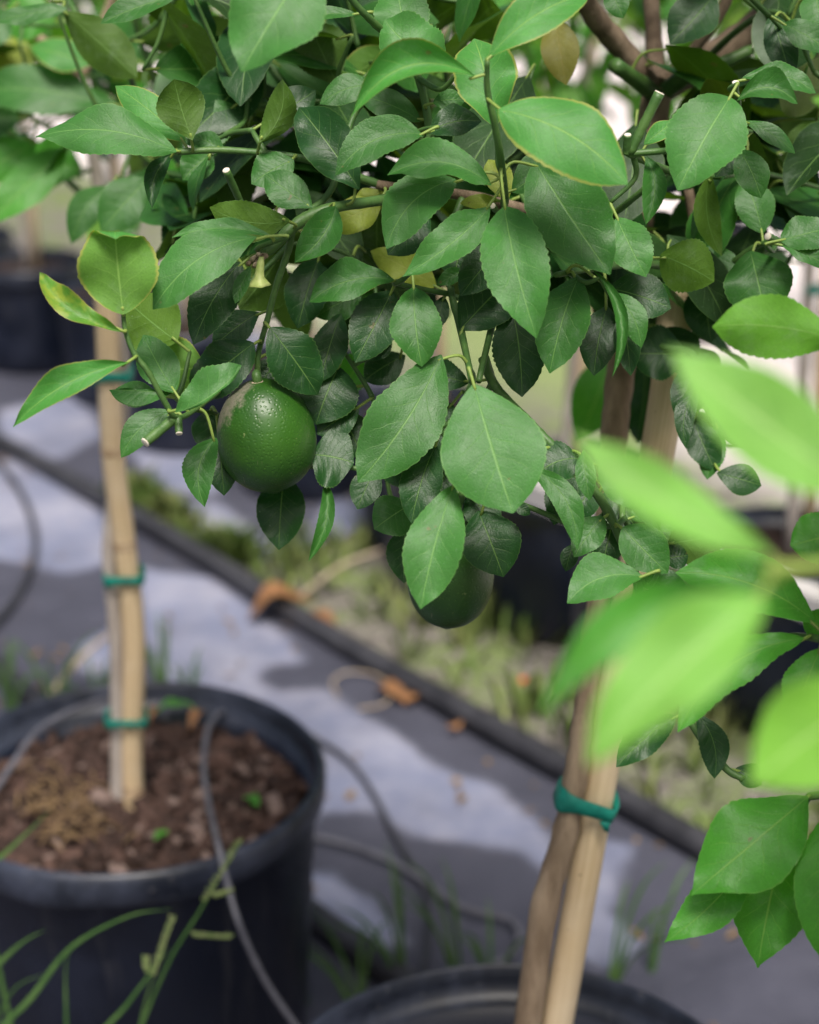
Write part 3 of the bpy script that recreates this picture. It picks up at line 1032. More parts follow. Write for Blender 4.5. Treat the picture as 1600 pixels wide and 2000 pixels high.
# main trunk and limbs
tr = [Uy(1014, 2080, 1.098), Uy(1034, 1980, 1.096), Uy(1062, 1780, 1.10), Uy(1106, 1620, 1.108), Uy(1130, 1480, 1.116), Uy(1150, 1330, 1.13), Uy(1176, 1130, 1.15), Uy(1196, 900, 1.175), Uy(1208, 760, 1.19), Uy(1240, 520, 1.225), Uy(1258, 350, 1.25), Uy(1284, 178, 1.275)]
base = tr[0] + (tr[0] - tr[1]) * ((tr[0][2] - (zsoil_r - 0.03)) / (tr[1][2] - tr[0][2]))
main.wood('trunk', [base] + tr, [0.0118, 0.0112, 0.0108, 0.0104, 0.0098, 0.0086, 0.0086, 0.0095, 0.0100, 0.0102, 0.0100, 0.0105, 0.0115], M['bark'], 14)
FK = tr[-1]
def W(*p):
    return [U(*q) for q in p]
main.wood('limb', [FK] + W((1215, 95, 1.235), (1150, 15, 1.20), (1095, -110, 1.15), (1000, -260, 1.10)), [0.0085, 0.0085, 0.0078, 0.006, 0.004], M['limb_bark'], 12)
main.wood('limb', [FK] + W((1276, 60, 1.29), (1272, -60, 1.30), (1290, -300, 1.28)), [0.0075, 0.0065, 0.006, 0.004], M['limb_bark'], 10)
main.wood('limb', [FK] + W((1370, 125, 1.27), (1455, 65, 1.28), (1560, -30, 1.30), (1700, -150, 1.32)), [0.0115, 0.0115, 0.0105, 0.009, 0.006], M['limb_bark'], 12)
main.wood('limb', [FK] + W((1345, 110, 1.24), (1410, 20, 1.22), (1450, -80, 1.2)), [0.005, 0.0045, 0.004, 0.003], M['limb_bark'], 8)
main.wood('stub', [FK + (0, -0.004, -0.004)] + W((1255, 165, 1.22), (1200, 126, 1.19)), [0.0062, 0.006, 0.0052], M['twig'], 10)
main.wood('stub', [FK + (0.004, -0.004, 0)] + W((1340, 150, 1.23), (1400, 128, 1.22), (1468, 98, 1.22)), [0.0068, 0.006, 0.005, 0.004], M['twig'], 10)
main.wood('limb', [tr[-3]] + W((1310, 500, 1.2), (1355, 460, 1.18), (1345, 370, 1.17)), [0.005, 0.0045, 0.004, 0.0035], M['limb_bark'], 8)

# lateral branch that carries the near side of the crown
main.wood('branch', [tr[-2]] + W((1190, 420, 1.19), (1090, 425, 1.13), (985, 400, 1.08), (900, 380, 1.08), (820, 372, 1.08), (735, 360, 1.075)),
          [0.0062, 0.0055, 0.005, 0.0042, 0.0036, 0.0032, 0.003], M['limb_bark'], 9)
main.wood('twig', W((742, 361, 1.076), (690, 343, 1.07), (600, 312, 1.055), (520, 300, 1.05), (430, 293, 1.045), (347, 297, 1.04)), [0.0029, 0.0027, 0.0025, 0.0023, 0.0022, 0.002], M['twig'], 9, thin=1.0)
main.wood('twig', W((830, 372, 1.08), (745, 391, 1.05), (660, 404, 1.03), (610, 420, 1.025), (570, 445, 1.02), (535, 480, 1.02), (508, 500, 1.018)), [0.0036, 0.0034, 0.0034, 0.0036, 0.0037, 0.0036, 0.0028], M['twig'], 9, thin=1.0)
main.wood('twig', W((590, 424, 1.03), (650, 365, 1.045), (690, 228, 1.06), (740, 170, 1.07), (795, 108, 1.06)), [0.003, 0.003, 0.0028, 0.0026, 0.0026], M['twig'], 8)
main.wood('twig', W((867, 372, 1.08), (850, 320, 1.06), (842, 275, 1.05), (826, 180, 1.045), (796, 108, 1.04), (752, 65, 1.02), (715, 30, 1.0), (684, -5, 0.99), (620, -90, 0.97)), [0.0036, 0.0036, 0.0036, 0.0035, 0.0035, 0.0033, 0.003, 0.0028, 0.0024], M['twig'], 9)
main.wood('twig', W((985, 402, 1.08), (986, 382, 1.02), (978, 310, 0.965), (966, 240, 0.945), (952, 175, 0.935), (952, 118, 0.925)), [0.0036, 0.0034, 0.003, 0.0029, 0.0026, 0.002], M['twig'], 9)
main.wood('twig', W((572, 442, 1.022), (563, 490, 1.03), (540, 557, 1.035), (522, 626, 1.04), (505, 690, 1.043), (503, 742, 1.046)), [0.0032, 0.003, 0.0028, 0.0026, 0.0025, 0.0030], M['twig'], 9)
main.wood('twig', W((985, 405, 1.08), (1003, 470, 1.07), (985, 545, 1.055), (962, 633, 1.035), (935, 745, 1.0)), [0.0036, 0.0034, 0.0032, 0.003, 0.0026], M['twig'], 8)
main.wood('twig', W((905, 382, 1.08), (880, 460, 1.07), (880, 560, 1.05), (900, 643, 1.03), (923, 748, 0.985)), [0.0036, 0.0034, 0.0032, 0.0032, 0.0028], M['twig'], 8)
main.wood('twig', W((884, 575, 1.05), (830, 566, 1.04), (772, 553, 1.03)), [0.0026, 0.0024, 0.002], M['twig'], 8)
main.wood('twig', [tr[-3]] + W((1315, 521, 1.12), (1240, 516, 1.06), (1145, 526, 1.02), (1085, 537, 1.0)), [0.0046, 0.004, 0.0034, 0.003, 0.0024], M['twig'], 8)
main.wood('twig', W((1190, 420, 1.19), (1206, 412, 1.10), (1277, 356, 1.06), (1315, 336, 1.07), (1400, 345, 1.1), (1487, 338, 1.14), (1620, 372, 1.2)), [0.0034, 0.003, 0.003, 0.0028, 0.0028, 0.0026, 0.0022], M['twig'], 8)
main.wood('twig', W((1315, 336, 1.07), (1260, 315, 1.02), (1228, 300, 0.985)), [0.0032, 0.003, 0.003], M['twig'], 8)
main.wood('twig', W((1228, 300, 0.985), (1310, 294, 0.99), (1400, 288, 1.03), (1440, 215, 1.02), (1436, 168, 1.0)), [0.0028, 0.0027, 0.0025, 0.0026, 0.0026], M['twig'], 8)
main.wood('twig', W((945, 700, 1.02), (968, 755, 1.03), (1024, 815, 1.01), (1072, 864, 1.0), (1137, 930, 1.005), (1180, 985, 1.005), (1214, 1055, 1.005), (1243, 1130, 1.005), (1256, 1190, 1.005), (1300, 1310, 1.0), (1350, 1412, 0.99), (1413, 1496, 0.985), (1452, 1522, 0.98)),
          [0.004, 0.0036, 0.0034, 0.0034, 0.0036, 0.0036, 0.0034, 0.0033, 0.003, 0.0026, 0.0026, 0.0026, 0.0024], M['twig'], 9, thin=.85)
main.wood('twig', [tr[-3]] + W((1270, 660, 1.15), (1350, 690, 1.13), (1365, 760, 1.12), (1395, 830, 1.12), (1410, 900, 1.12)), [0.004, 0.0034, 0.003, 0.0028, 0.0025, 0.002], M['twig'], 8)
main.wood('twig', [tr[-3]] + W((1340, 560, 1.16), (1420, 520, 1.12), (1480, 480, 1.1), (1525, 472, 1.09), (1620, 470, 1.1)), [0.0045, 0.004, 0.0034, 0.003, 0.0028, 0.0024], M['twig'], 8)
main.wood('twig', [U(1370, 125, 1.27)] + W((1440, 60, 1.2), (1500, 25, 1.15), (1545, 45, 1.12), (1590, 140, 1.12)), [0.004, 0.0035, 0.003, 0.0026, 0.002], M['twig'], 8)
main.wood('twig', W((503, 690, 1.043), (450, 745, 1.04), (395, 790, 1.02), (348, 816, 0.985), (322, 785, 0.975), (290, 727, 0.968), (262, 690, 0.965), (245, 645, 0.962), (241, 612, 0.96)), [0.002, 0.002, 0.0021, 0.0024, 0.0025, 0.0024, 0.0022, 0.002, 0.0017], M['twig'], 9)

def cut_stub(a, b, r0, r1):
    o = main.wood('stub', [a, (a + b) / 2, b], [r0, (r0 + r1) / 2, r1], M['twig'], 10, net=False)
    d = nrm(b - a)
    mb = MB(); mb.tube([b - d * 0.0003, b + d * 0.0004, b + d * 0.0007], [r1 * 0.97, r1 * 0.95, r1 * 0.8], 10, 1)
    # the pale cut face belongs to the stub
    e = mb.build('cut_end', M['cut'], o, b)
for a, b, r0, r1 in ((U(343, 815, 0.984), U(284, 864, 0.972), 0.0030, 0.0031), (U(348, 818, 0.984), U(350, 846, 0.98), 0.0026, 0.0021),
                     (U(1230, 300, 0.985), U(1288, 182, 0.975), 0.0028, 0.0031), (U(1224, 300, 0.985), U(1226, 264, 0.978), 0.0024, 0.0022),
                     (U(1250, 1140, 1.0), U(1248, 1168, 0.995), 0.0022, 0.002), (U(1435, 180, 1.0), U(1437, 162, 0.995), 0.0024, 0.0022),
                     (U(470, 395, 1.04), U(442, 333, 1.02), 0.0022, 0.0024), (U(1520, 473, 1.09), U(1500, 462, 1.08), 0.0026, 0.0026),
                     (U(968, 410, 1.05), U(962, 402, 1.03), 0.002, 0.002)):
    cut_stub(a, b, r0, r1)

# leaves seen singly on the main tree:  base x y, tip x y, width (photo pixels), distance, look
HERO = """
345 296 70 268 92 1.03 N arc=0.07 fold=10 up=.6 prof=lance
376 274 340 155 98 1.03 u up=0 prof=obovate
362 276 226 168 66 1.05 L fold=10
436 291 386 270 36 1.05 M
336 300 303 390 34 1.05 D arc=.12 fold=40
460 206 372 268 74 1.12 M
414 300 366 344 54 1.10 M
411 302 384 395 22 1.09 M roll=50
605 -75 472 140 172 0.90 N up=.7 fold=8
125 22 268 152 98 1.20 u
132 16 -12 42 34 1.18 M up=.8
345 -8 197 46 50 1.08 M up=.8
290 350 198 452 92 1.26 M
378 376 324 496 58 1.22 D
480 238 448 436 84 1.18 u
507 279 545 174 48 1.03 u fold=45 arc=-.15 up=0
520 238 602 186 58 1.07 D
702 370 584 210 106 1.02 D up=.1 wave=.06
826 262 655 343 78 0.99 M arc=.10 fold=18 up=.6
829 266 710 236 36 1.02 M up=.7 fold=25
740 166 625 203 54 1.06 M arc=.08 up=.6
823 237 722 195 44 1.05 M up=.5
930 150 687 228 74 0.93 L arc=.17 fold=52 up=.4 bow=.1 prof=lance
966 246 926 76 128 0.985 L up=.1 prof=ell
795 96 772 -32 106 1.03 N up=.2
868 124 752 38 116 1.01 N up=.6 arc=-.1
660 168 604 45 106 1.13 u up=0 prof=obovate
770 100 678 160 58 1.16 X
697 28 590 40 24 1.04 M up=.9
592 172 520 120 66 1.25 M
838 258 925 240 50 1.02 D up=.6 arc=-.1
846 200 900 196 34 1.03 M
955 112 1152 -12 92 0.925 L up=.5 fold=20 arc=-.06
974 214 1226 360 138 0.92 L up=.6 fold=8 arc=-.06 prof=ell
960 362 757 342 80 0.975 N arc=.13 up=.7 fold=20
890 350 755 486 100 0.995 N arc=.12 up=.5
958 404 787 540 84 0.99 N up=.5 arc=-.03 prof=lance
985 404 1048 660 134 0.97 N up=.25 prof=ell
1045 315 1192 536 152 0.985 M up=.3 prof=ovate
1000 376 1112 308 84 1.01 M up=.6
1205 425 1262 541 84 1.0 N up=.35
1262 305 1262 438 50 1.0 M arc=-.12 fold=30
1426 190 1324 372 156 0.975 N up=.45 prof=ovate fold=10
1258 282 1306 244 34 1.01 L
1440 196 1540 202 46 0.99 M arc=-.22 fold=38 up=.6
1450 152 1594 182 48 1.0 M arc=-.14 up=.7
1455 236 1538 290 30 1.04 M up=.7
1442 290 1480 372 50 1.04 M
1450 280 1405 336 44 1.06 D
1386 342 1410 500 50 1.07 U arc=-.1
1490 456 1460 364 58 1.1 M
1524 470 1612 448 54 1.06 M up=.7
1526 476 1608 516 32 1.06 M up=.8
1550 330 1612 250 74 1.2 u
1604 208 1504 252 56 1.28 u
1506 28 1540 138 46 1.1 D
1530 47 1614 96 44 1.08 M up=.7
1396 -12 1308 86 96 1.15 D
1188 -22 1213 27 38 1.1 M
1085 38 1106 166 72 1.15 B up=.1
1502 128 1368 190 86 1.3 u
1590 -20 1608 60 60 1.1 M
770 547 605 590 78 1.02 M arc=.13 up=.6 fold=18
766 568 694 708 98 1.035 D up=.25
808 560 824 716 102 1.0 M up=.35 arc=.05
527 640 621 771 100 1.02 D up=.4 prof=ovate dd=.012
666 612 625 747 70 1.06 D
507 610 430 668 50 1.05 D up=.7
548 500 468 604 122 1.08 u up=.2
622 507 588 621 70 1.09 D
706 574 631 612 54 1.09 M
852 560 724 490 66 1.09 Y up=.2
656 403 588 496 62 1.01 M arc=-.1 fold=30
838 420 770 486 64 1.03 D
905 455 890 528 88 1.05 D up=.5
981 480 912 563 60 1.02 D up=.6
898 645 1004 535 118 1.025 D up=.1
905 528 862 552 30 1.04 M
867 578 850 638 32 1.05 D
862 693 700 942 138 0.995 M arc=-.05 up=.3 fold=16
925 750 1002 1002 198 0.95 N up=.45 fold=8 prof=ell wave=.02
916 748 830 728 50 1.04 D
884 788 770 922 118 1.05 D
852 868 804 1022 80 1.0 D up=.4
702 794 632 840 52 1.06 D
662 716 624 812 92 1.06 D
610 888 679 902 94 1.05 D up=.5
792 694 724 736 54 1.09 D
765 655 724 696 40 1.08 D
546 700 514 742 40 1.06 D
716 688 668 757 58 1.2 V
742 400 655 440 52 1.07 Y
756 380 700 405 40 1.09 Y
992 392 960 324 44 1.05 Y
974 390 910 396 24 1.06 Y
566 430 410 405 78 1.0 U arc=.13 up=0 fold=10
610 406 532 350 54 1.03 M up=.5
574 312 504 352 56 1.04 M up=.6
530 462 336 464 32 0.985 N arc=.10 up=.9 fold=25
501 463 299 604 100 0.98 N arc=.09 up=.6 prof=ell
470 512 378 673 86 1.015 D up=.3 arc=.05
490 520 464 582 26 1.0 M
241 614 222 420 150 0.955 X up=0 fold=10 prof=ovate rc=165 bow=0
236 648 78 532 52 0.955 P arc=-.10 fold=34 wave=.12
251 708 26 834 62 0.955 L fold=38 arc=.05 prof=lance
346 667 262 598 96 1.04 U up=0
402 716 322 722 104 1.05 X up=0
341 766 280 654 76 1.0 N up=.3
336 766 232 762 52 1.005 M cut=1
310 775 232 770 40 1.03 M
496 670 374 776 96 1.03 D up=.4 dd=.01
343 806 472 714 96 0.97 N arc=.12 cut=1 up=.6
336 803 252 880 44 0.99 M arc=.12
422 855 400 990 66 1.02 M arc=.18 fold=20
426 838 436 948 54 1.06 D
408 800 420 880 60 1.08 D
556 925 545 1074 90 1.09 D up=.2
634 936 603 1096 34 1.05 M arc=-.13 fold=35
736 910 704 982 46 1.06 D
804 984 742 1026 66 1.03 M
886 947 822 1189 116 0.95 N up=.45 fold=12 prof=ell
792 1028 790 1122 54 1.06 D
934 998 976 1107 90 1.04 D
1004 985 1031 1002 22 1.02 D
1131 540 1074 729 110 1.0 M up=.3
1000 600 1020 775 100 1.03 D up=.15
1186 598 1164 713 58 1.03 D
1156 526 1196 736 30 0.99 M arc=-.14 fold=45
1187 562 1311 602 90 1.015 D up=.5 prof=ell
1190 570 1253 679 52 0.99 M arc=-.12
1216 608 1232 734 54 1.01 D
1290 498 1379 542 84 1.06 U
1400 478 1389 549 78 1.12 M
1465 490 1492 602 98 1.09 M up=.3
1380 545 1388 650 70 1.14 D
1415 540 1450 612 46 1.13 D
1342 690 1248 690 80 1.14 D
1358 716 1330 807 50 1.1 D
1368 753 1340 876 40 1.08 D arc=.1
1138 896 1061 924 64 0.995 D arc=.1 up=.6
1041 914 1128 1074 50 0.985 M arc=-.12 fold=22
1140 880 1150 963 36 0.99 M
1172 904 1238 982 54 0.985 M up=.4
1216 937 1278 1022 38 1.0 M
1102 910 1098 1002 44 1.03 D
1178 1009 1130 1076 48 1.0 M
1216 1030 1291 1106 74 0.99 M up=.4
1256 1126 1108 1178 94 0.97 N arc=.16 up=.7 prof=ell
1258 1126 1332 1156 48 1.0 D
1281 1041 1336 980 48 1.0 M
1305 1062 1401 1044 84 1.02 u up=0
1232 1012 1276 994 36 1.03 M
1296 1092 1337 1086 42 1.02 D
1122 1062 1108 1108 30 1.02 D
1400 924 1474 945 46 1.1 D
1425 850 1484 860 38 1.12 D
1405 828 1385 920 42 1.12 M
1360 1392 1390 1501 44 0.99 D arc=-.15
1320 1398 1204 1498 70 0.99 D
1438 1500 1480 1528 40 0.985 D
1382 690 1352 792 66 1.12 D
1402 752 1446 856 56 1.13 D
1352 812 1392 905 54 1.12 D
1300 640 1340 720 70 1.16 D
1182 958 1246 1040 64 1.05 D
1204 988 1180 1092 62 1.06 D
1108 925 1086 1010 50 1.05 D
1252 998 1312 1062 60 1.06 D
1262 1152 1304 1236 56 1.03 D
1236 1168 1214 1262 52 1.04 D
1160 940 1120 1010 56 1.05 D
660 800 700 880 60 1.08 D
1196 690 1128 862 96 1.5 V up=.1
1262 700 1246 868 90 1.42 D up=.1
880 900 850 980 60 1.06 D
920 960 960 1030 56 1.06 D
760 860 800 940 70 1.07 D
"""
main.attach(parse_leaves(HERO))

# inner, shaded foliage of the same crown
def fill_leaves(n, xr, yr, dr, low, seed, size=(0.055, 0.09), mats='DDDDMMMU', keep=None):
    rs = np.random.default_rng(seed)
    out = []
    while len(out) < n:
        x, y, d = rs.uniform(*xr), rs.uniform(*yr), rs.uniform(*dr)
        if y > np.interp(x, *low) or (keep and not keep(x, y, d)):
            continue
        l = Leaf()
        L = rs.uniform(*size)
        az = rs.uniform(0, 6.283); el = rs.uniform(-1.1, 0.35)
        a = np.array((math.cos(az) * math.cos(el), math.sin(az) * math.cos(el), math.sin(el)))
        c = U(x, y, d)
        l.B, l.T = c - a * L / 2, c + a * L / 2
        nn = np.array((0, 0, 1.0)) + rs.normal(size=3) * 0.45
        l.n = nrm(nn - a * (nn @ a))
        l.W = L * rs.uniform(0.44, 0.58)
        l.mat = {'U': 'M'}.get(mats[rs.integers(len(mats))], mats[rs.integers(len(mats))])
        if l.mat not in M or l.mat == 'U':
            l.mat = 'M'
        l.o = dict(arc=rs.uniform(-.08, .08), bow=rs.uniform(0, .1), fold=rs.uniform(6, 26), tc=0, wave=.03, prof='ell')
        out.append(l)
    return out

LOW = ([300, 330, 400, 500, 600, 700, 900, 980, 1060, 1150, 1250, 1340, 1400, 1480, 1540, 1600, 1700], [360, 420, 480, 560, 640, 620, 620, 560, 560, 560, 620, 760, 860, 560, 500, 480, 480])
def fork_open(x, y, d):
    return not ((970 < x < 1340 and -100 < y < 290) or (1300 < x < 1540 and -40 < y < 160))
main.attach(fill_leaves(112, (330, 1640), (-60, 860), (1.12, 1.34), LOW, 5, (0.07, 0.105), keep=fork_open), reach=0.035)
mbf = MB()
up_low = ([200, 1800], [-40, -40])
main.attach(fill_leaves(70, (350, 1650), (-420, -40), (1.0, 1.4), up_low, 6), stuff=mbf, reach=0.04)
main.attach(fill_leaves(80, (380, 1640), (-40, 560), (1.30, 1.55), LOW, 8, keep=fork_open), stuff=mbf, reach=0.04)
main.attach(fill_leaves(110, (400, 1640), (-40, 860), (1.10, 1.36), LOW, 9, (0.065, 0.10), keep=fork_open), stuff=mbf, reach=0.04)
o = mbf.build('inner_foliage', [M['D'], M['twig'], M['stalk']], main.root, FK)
o['kind'] = 'stuff'

# ------------------------------------------------------------------ rear tree
trk = [p + np.array((-0.021, -0.002, 0)) for p in stL]
trk[0] = Uy(230, 1610, 1.70) + np.array((0, 0, -0.04))
trk = trk[:1] + [Uy(230, 1480, 1.70), Uy(227, 1250, 1.70), Uy(212, 1080, 1.705), Uy(226, 930, 1.725), Uy(240, 800, 1.72), Uy(238, 680, 1.72), Uy(200, 420, 1.70), Uy(160, 150, 1.68)]
rear.wood('trunk', trk, [0.0085, 0.008, 0.0078, 0.0075, 0.0072, 0.007, 0.0065, 0.006], M['pale_bark'], 12)
rear.wood('branch', [trk[-1]] + W((60, 60, 1.62), (-80, -40, 1.6)), [0.005, 0.004, 0.003], M['bark'], 8)
rear.wood('branch', [trk[-1]] + W((210, 20, 1.66), (260, -120, 1.66)), [0.005, 0.004, 0.003], M['bark'], 8)
rear.wood('branch', [trk[-2]] + W((110, 330, 1.58), (20, 260, 1.54), (-90, 220, 1.5)), [0.004, 0.0035, 0.003, 0.002], M['twig'], 8)
rear.wood('branch', [trk[-2]] + W((270, 330, 1.6), (330, 260, 1.58), (420, 120, 1.6)), [0.004, 0.0035, 0.003, 0.002], M['twig'], 8)
rear.wood('twig', W((110, -60, 1.35), (150, 30, 1.3), (215, 110, 1.3), (260, 165, 1.33), (285, 320, 1.5)), [0.003, 0.003, 0.003, 0.003, 0.003], M['twig'], 8)
rear.wood('twig', W((255, -20, 1.4), (268, 60, 1.42), (302, 165, 1.48), (300, 300, 1.56)), [0.003, 0.003, 0.003, 0.003], M['twig'], 8)
REAR = """
215 206 -50 178 92 1.46 M up=.6
60 92 178 126 62 1.45 L up=.5
60 150 -20 100 80 1.6 Y
132 288 -22 436 78 1.5 V up=.5
70 280 -40 345 80 1.5 V
216 364 140 476 62 1.36 M arc=.1
226 380 178 492 66 1.4 X
250 470 230 380 60 1.5 M
330 60 440 130 100 1.5 M
440 110 370 60 90 1.55 L up=.2
110 40 20 30 70 1.5 V
250 250 150 200 60 1.5 M
160 330 60 320 80 1.55 V
270 120 200 60 70 1.5 M
40 230 -60 240 80 1.5 M
20 20 -40 80 60 1.45 M
300 330 250 420 60 1.45 M
"""
rear.attach(parse_leaves(REAR))
RLOW = ([-150, 0, 100, 200, 300, 420, 560], [330, 330, 340, 380, 430, 360, 300])
rear.attach(fill_leaves(46, (-120, 460), (-60, 430), (1.5, 1.85), RLOW, 15, (0.06, 0.10), 'MMVDDV'), reach=0.04)
mbf = MB()
rear.attach(fill_leaves(110, (-260, 560), (-420, 330), (1.55, 2.0), ([-300, 600], [300, 300]), 16, (0.06, 0.10)), stuff=mbf, reach=0.04)
o = mbf.build('inner_foliage', [M['M'], M['twig'], M['stalk']], rear.root, trk[-1])
o['kind'] = 'stuff'

# ------------------------------------------------------------------ near tree on the right
tn = [np.array((PN[0], PN[1], zsoil - 0.02)), np.array((PN[0] + .01, PN[1], 0.6)), np.array((PN[0] - .01, PN[1] + .01, 0.85)), np.array((PN[0], PN[1] + .02, 1.08))]
near.wood('trunk', tn, [0.013, 0.012, 0.011, 0.010], M['bark'], 12)
near.wood('branch', [tn[-1]] + W((1900, 1060, 0.56), (1720, 1080, 0.52), (1600, 1105, 0.50), (1495, 1112, 0.49)), [0.005, 0.004, 0.0028, 0.0022, 0.0018], M['stalk'], 8)
near.wood('branch', [tn[-2]] + W((1850, 1300, 0.82), (1700, 1270, 0.90), (1585, 1245, 0.945)), [0.005, 0.004, 0.003, 0.0024], M['twig'], 8)
near.wood('branch', [tn[-2]] + W((1850, 1500, 0.86), (1700, 1540, 0.92), (1580, 1556, 0.945)), [0.005, 0.004, 0.003, 0.0024], M['twig'], 8)
near.wood('branch', [tn[-1]] + W((1950, 800, 0.78), (1780, 720, 0.86), (1660, 665, 0.90)), [0.005, 0.004, 0.003, 0.0022], M['twig'], 8)
near.wood('branch', [tn[-1], tn[-1] + (0.05, -0.03, 0.15), tn[-1] + (0.12, -0.05, 0.27)], [0.007, 0.005, 0.003], M['bark'], 8)
NEAR = """
1725 985 1308 680 176 0.50 K up=.5 fold=24 dd=.01 arc=-.06 prof=lance
1512 1085 1118 846 112 0.49 K up=.6 fold=24 dd=.01 arc=-.10 prof=lance
1492 1168 1150 1494 190 0.475 K up=.55 fold=22 arc=.05 prof=ovate
1480 1160 1054 1400 104 0.51 V up=.3 fold=14 arc=.19 prof=lance roll=-15
1745 1330 1464 1535 200 0.50 k up=.2 fold=18 prof=lance
1645 668 1392 638 128 0.90 W up=0 arc=-.08 fold=14
1592 1214 1320 1118 120 0.94 V up=.5 arc=.12 prof=ell
1655 1040 1544 1066 104 0.93 V
1570 1246 1324 1430 92 0.94 V up=.5 arc=.10 fold=18
1492 1246 1200 1240 66 0.965 M up=.5
1604 1266 1549 1402 84 0.94 V
1578 1556 1350 1748 164 0.94 V up=.5 fold=12 arc=-.03 prof=lance
1478 1650 1298 1840 88 0.955 V arc=-.06 prof=lance
1532 1638 1480 1890 150 0.965 V up=.4 fold=10 prof=lance
1618 1588 1612 1880 118 0.94 V up=.3
1640 1250 1570 1200 70 0.95 V
"""
near.attach(parse_leaves(NEAR))
def near_keep(x, y, d):
    return x > 1720
mbf = MB()
ls = fill_leaves(120, (1760, 2600), (200, 1500), (0.55, 1.0), ([1000, 3000], [1600, 1600]), 21, (0.06, 0.1), 'KVV', near_keep)
near.attach(ls, stuff=mbf, reach=0.04)
o = mbf.build('inner_foliage', [M['V'], M['twig'], M['stalk']], near.root, tn[-1])
o['kind'] = 'stuff'

# ------------------------------------------------------------------ tape ties
def tie(c, ax, dx, rx, ry, h, label, sag=0.0, ends=True):
    root = empty('plant_tie', c, label, 'tie')
    mb = MB(); ring(mb, c, ax, rx, ry, dx, h, wob=0.001, sag=sag)
    mb.build('band', M['tape'], root, c)
    if ends:
        mb = MB()
        p = np.asarray(c) + nrm(dx) * rx * 0.6 - np.array((0, 1, 0)) * ry
        V = [p + np.array(q) for q in ((-.004, -.0003, -.004), (.004, -.0003, -.005), (.003, -.001, -.013), (.000, -.001, -.012))]
        V += [q + np.array((0, -.0012, 0)) for q in V]
        mb.add(V, [(0, 1, 2, 3), (7, 6, 5, 4), (0, 4, 5, 1), (1, 5, 6, 2), (2, 6, 7, 3), (3, 7, 4, 0)])
        mb.build('tape_end', M['tape'], root, p)
    return root
a1, b1 = Uy(1128, 1548, 1.112), Uy(1170, 1562, 1.119)
cT = (a1 + b1) / 2 + np.array((0, 0.001, 0))
tie(Uy(1145, 1562, 1.1165), np.array((0.36, 0.03, 1.0)), np.array((1.0, 0.05, -0.36)), 0.0222, 0.0163, 0.0076, 'wide green tape binding the brown trunk to the front bamboo stake')
tie(Uy(243, 1125, 1.702), np.array((-0.03, 0, 1.0)), np.array((1.0, 0, 0)), 0.0205, 0.0168, 0.0065, 'green tape round the rear stake at half its height', ends=False)
tie(Uy(248, 1402, 1.701), np.array((0, 0, 1.0)), np.array((1.0, 0, 0)), 0.0225, 0.0168, 0.006, 'green tape round the rear stake just above the mulch', ends=False)
tie(Uy(217, 730, 1.708), np.array((0, 0, 1.0)), np.array((1.0, 0, 0)), 0.0215, 0.0168, 0.007, 'green tape round the rear stake behind the pale sprig', ends=False)

# ------------------------------------------------------------------ lemons
def make_lemon(c, rx, rz, tilt, mat, label, top_to):
    root = empty('lemon', c, label, 'fruit')
    n, sides = 44, 64
    mb = MB(); V, Fs, UVs = [], [], []
    for i in range(n + 1):
        t = i / n
        a = math.pi * t
        z = math.cos(a) * rz
        r = math.sin(a) ** 0.93 * rx * (1 - 0.07 * math.cos(a))
        if t > 0.93:
            z -= 0.003 * ((t - 0.93) / 0.07) ** 0.7
        if t < 0.05:
            z -= 0.0025 * (1 - t / 0.05)
        for k in range(sides):
            b = 2 * math.pi * k / sides
            w = 1 + 0.012 * math.sin(2 * b + 1) + 0.006 * math.sin(5 * b) * math.exp(-((t - .08) / .1) ** 2)
            x, y = r * w * math.cos(b), r * w * math.sin(b)
            V.append((x * math.cos(tilt) + z * math.sin(tilt), y, -x * math.sin(tilt) + z * math.cos(tilt)))
            UVs.append((k / sides, t))
    for i in range(n):
        for k in range(sides):
            k2 = (k + 1) % sides
            Fs.append((i * sides + k, (i + 1) * sides + k, (i + 1) * sides + k2, i * sides + k2))
    V = np.array(V) + c
    mb.add(V, Fs, UVs)
    mb.build('rind', mat, root, c)
    top = V[:sides].mean(0)
    ax = nrm(np.array((math.sin(tilt), 0, math.cos(tilt))))
    mb = MB()
    # star calyx
    P, Fc = [], []
    for k in range(20):
        b = 2 * math.pi * k / 20
        rr = 0.0068 if k % 4 == 0 else 0.0045
        P.append(top + np.array((math.cos(b) * rr, math.sin(b) * rr, -0.0006 if k % 4 == 0 else 0.0006)))
    for k in range(20):
        b = 2 * math.pi * k / 20
        P.append(top + np.array((math.cos(b) * 0.003, math.sin(b) * 0.003, 0.0022)))
    for k in range(20):
        k2 = (k + 1) % 20
        Fc.append((k, k2, 20 + k2, 20 + k))
    Fc.append(tuple(range(20, 40)))
    mb.add(P, Fc)
    mb.build('calyx', M['straw'], root, top)
    mb = MB()
    mb.tube([top - ax * 0.002, top + ax * 0.006, (top + top_to) / 2 + ax * 0.003, top_to], [0.0032, 0.0030, 0.0026, 0.0024], 10, 4)
    mb.build('stalk', M['twig'], root, top)
    return root
make_lemon(U(520, 850, 1.046), 0.0300, 0.0353, math.radians(-7), M['lemon'], 'glossy green lemon with a grey scar hanging below the leafy twig', U(503, 735, 1.046))
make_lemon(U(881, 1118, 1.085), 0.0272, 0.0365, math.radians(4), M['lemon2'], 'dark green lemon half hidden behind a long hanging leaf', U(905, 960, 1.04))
main.wood('twig', W((923, 748, 0.985), (930, 840, 1.03), (912, 930, 1.05), (905, 968, 1.045)), [0.0026, 0.0026, 0.0026, 0.0024], M['twig'], 8)

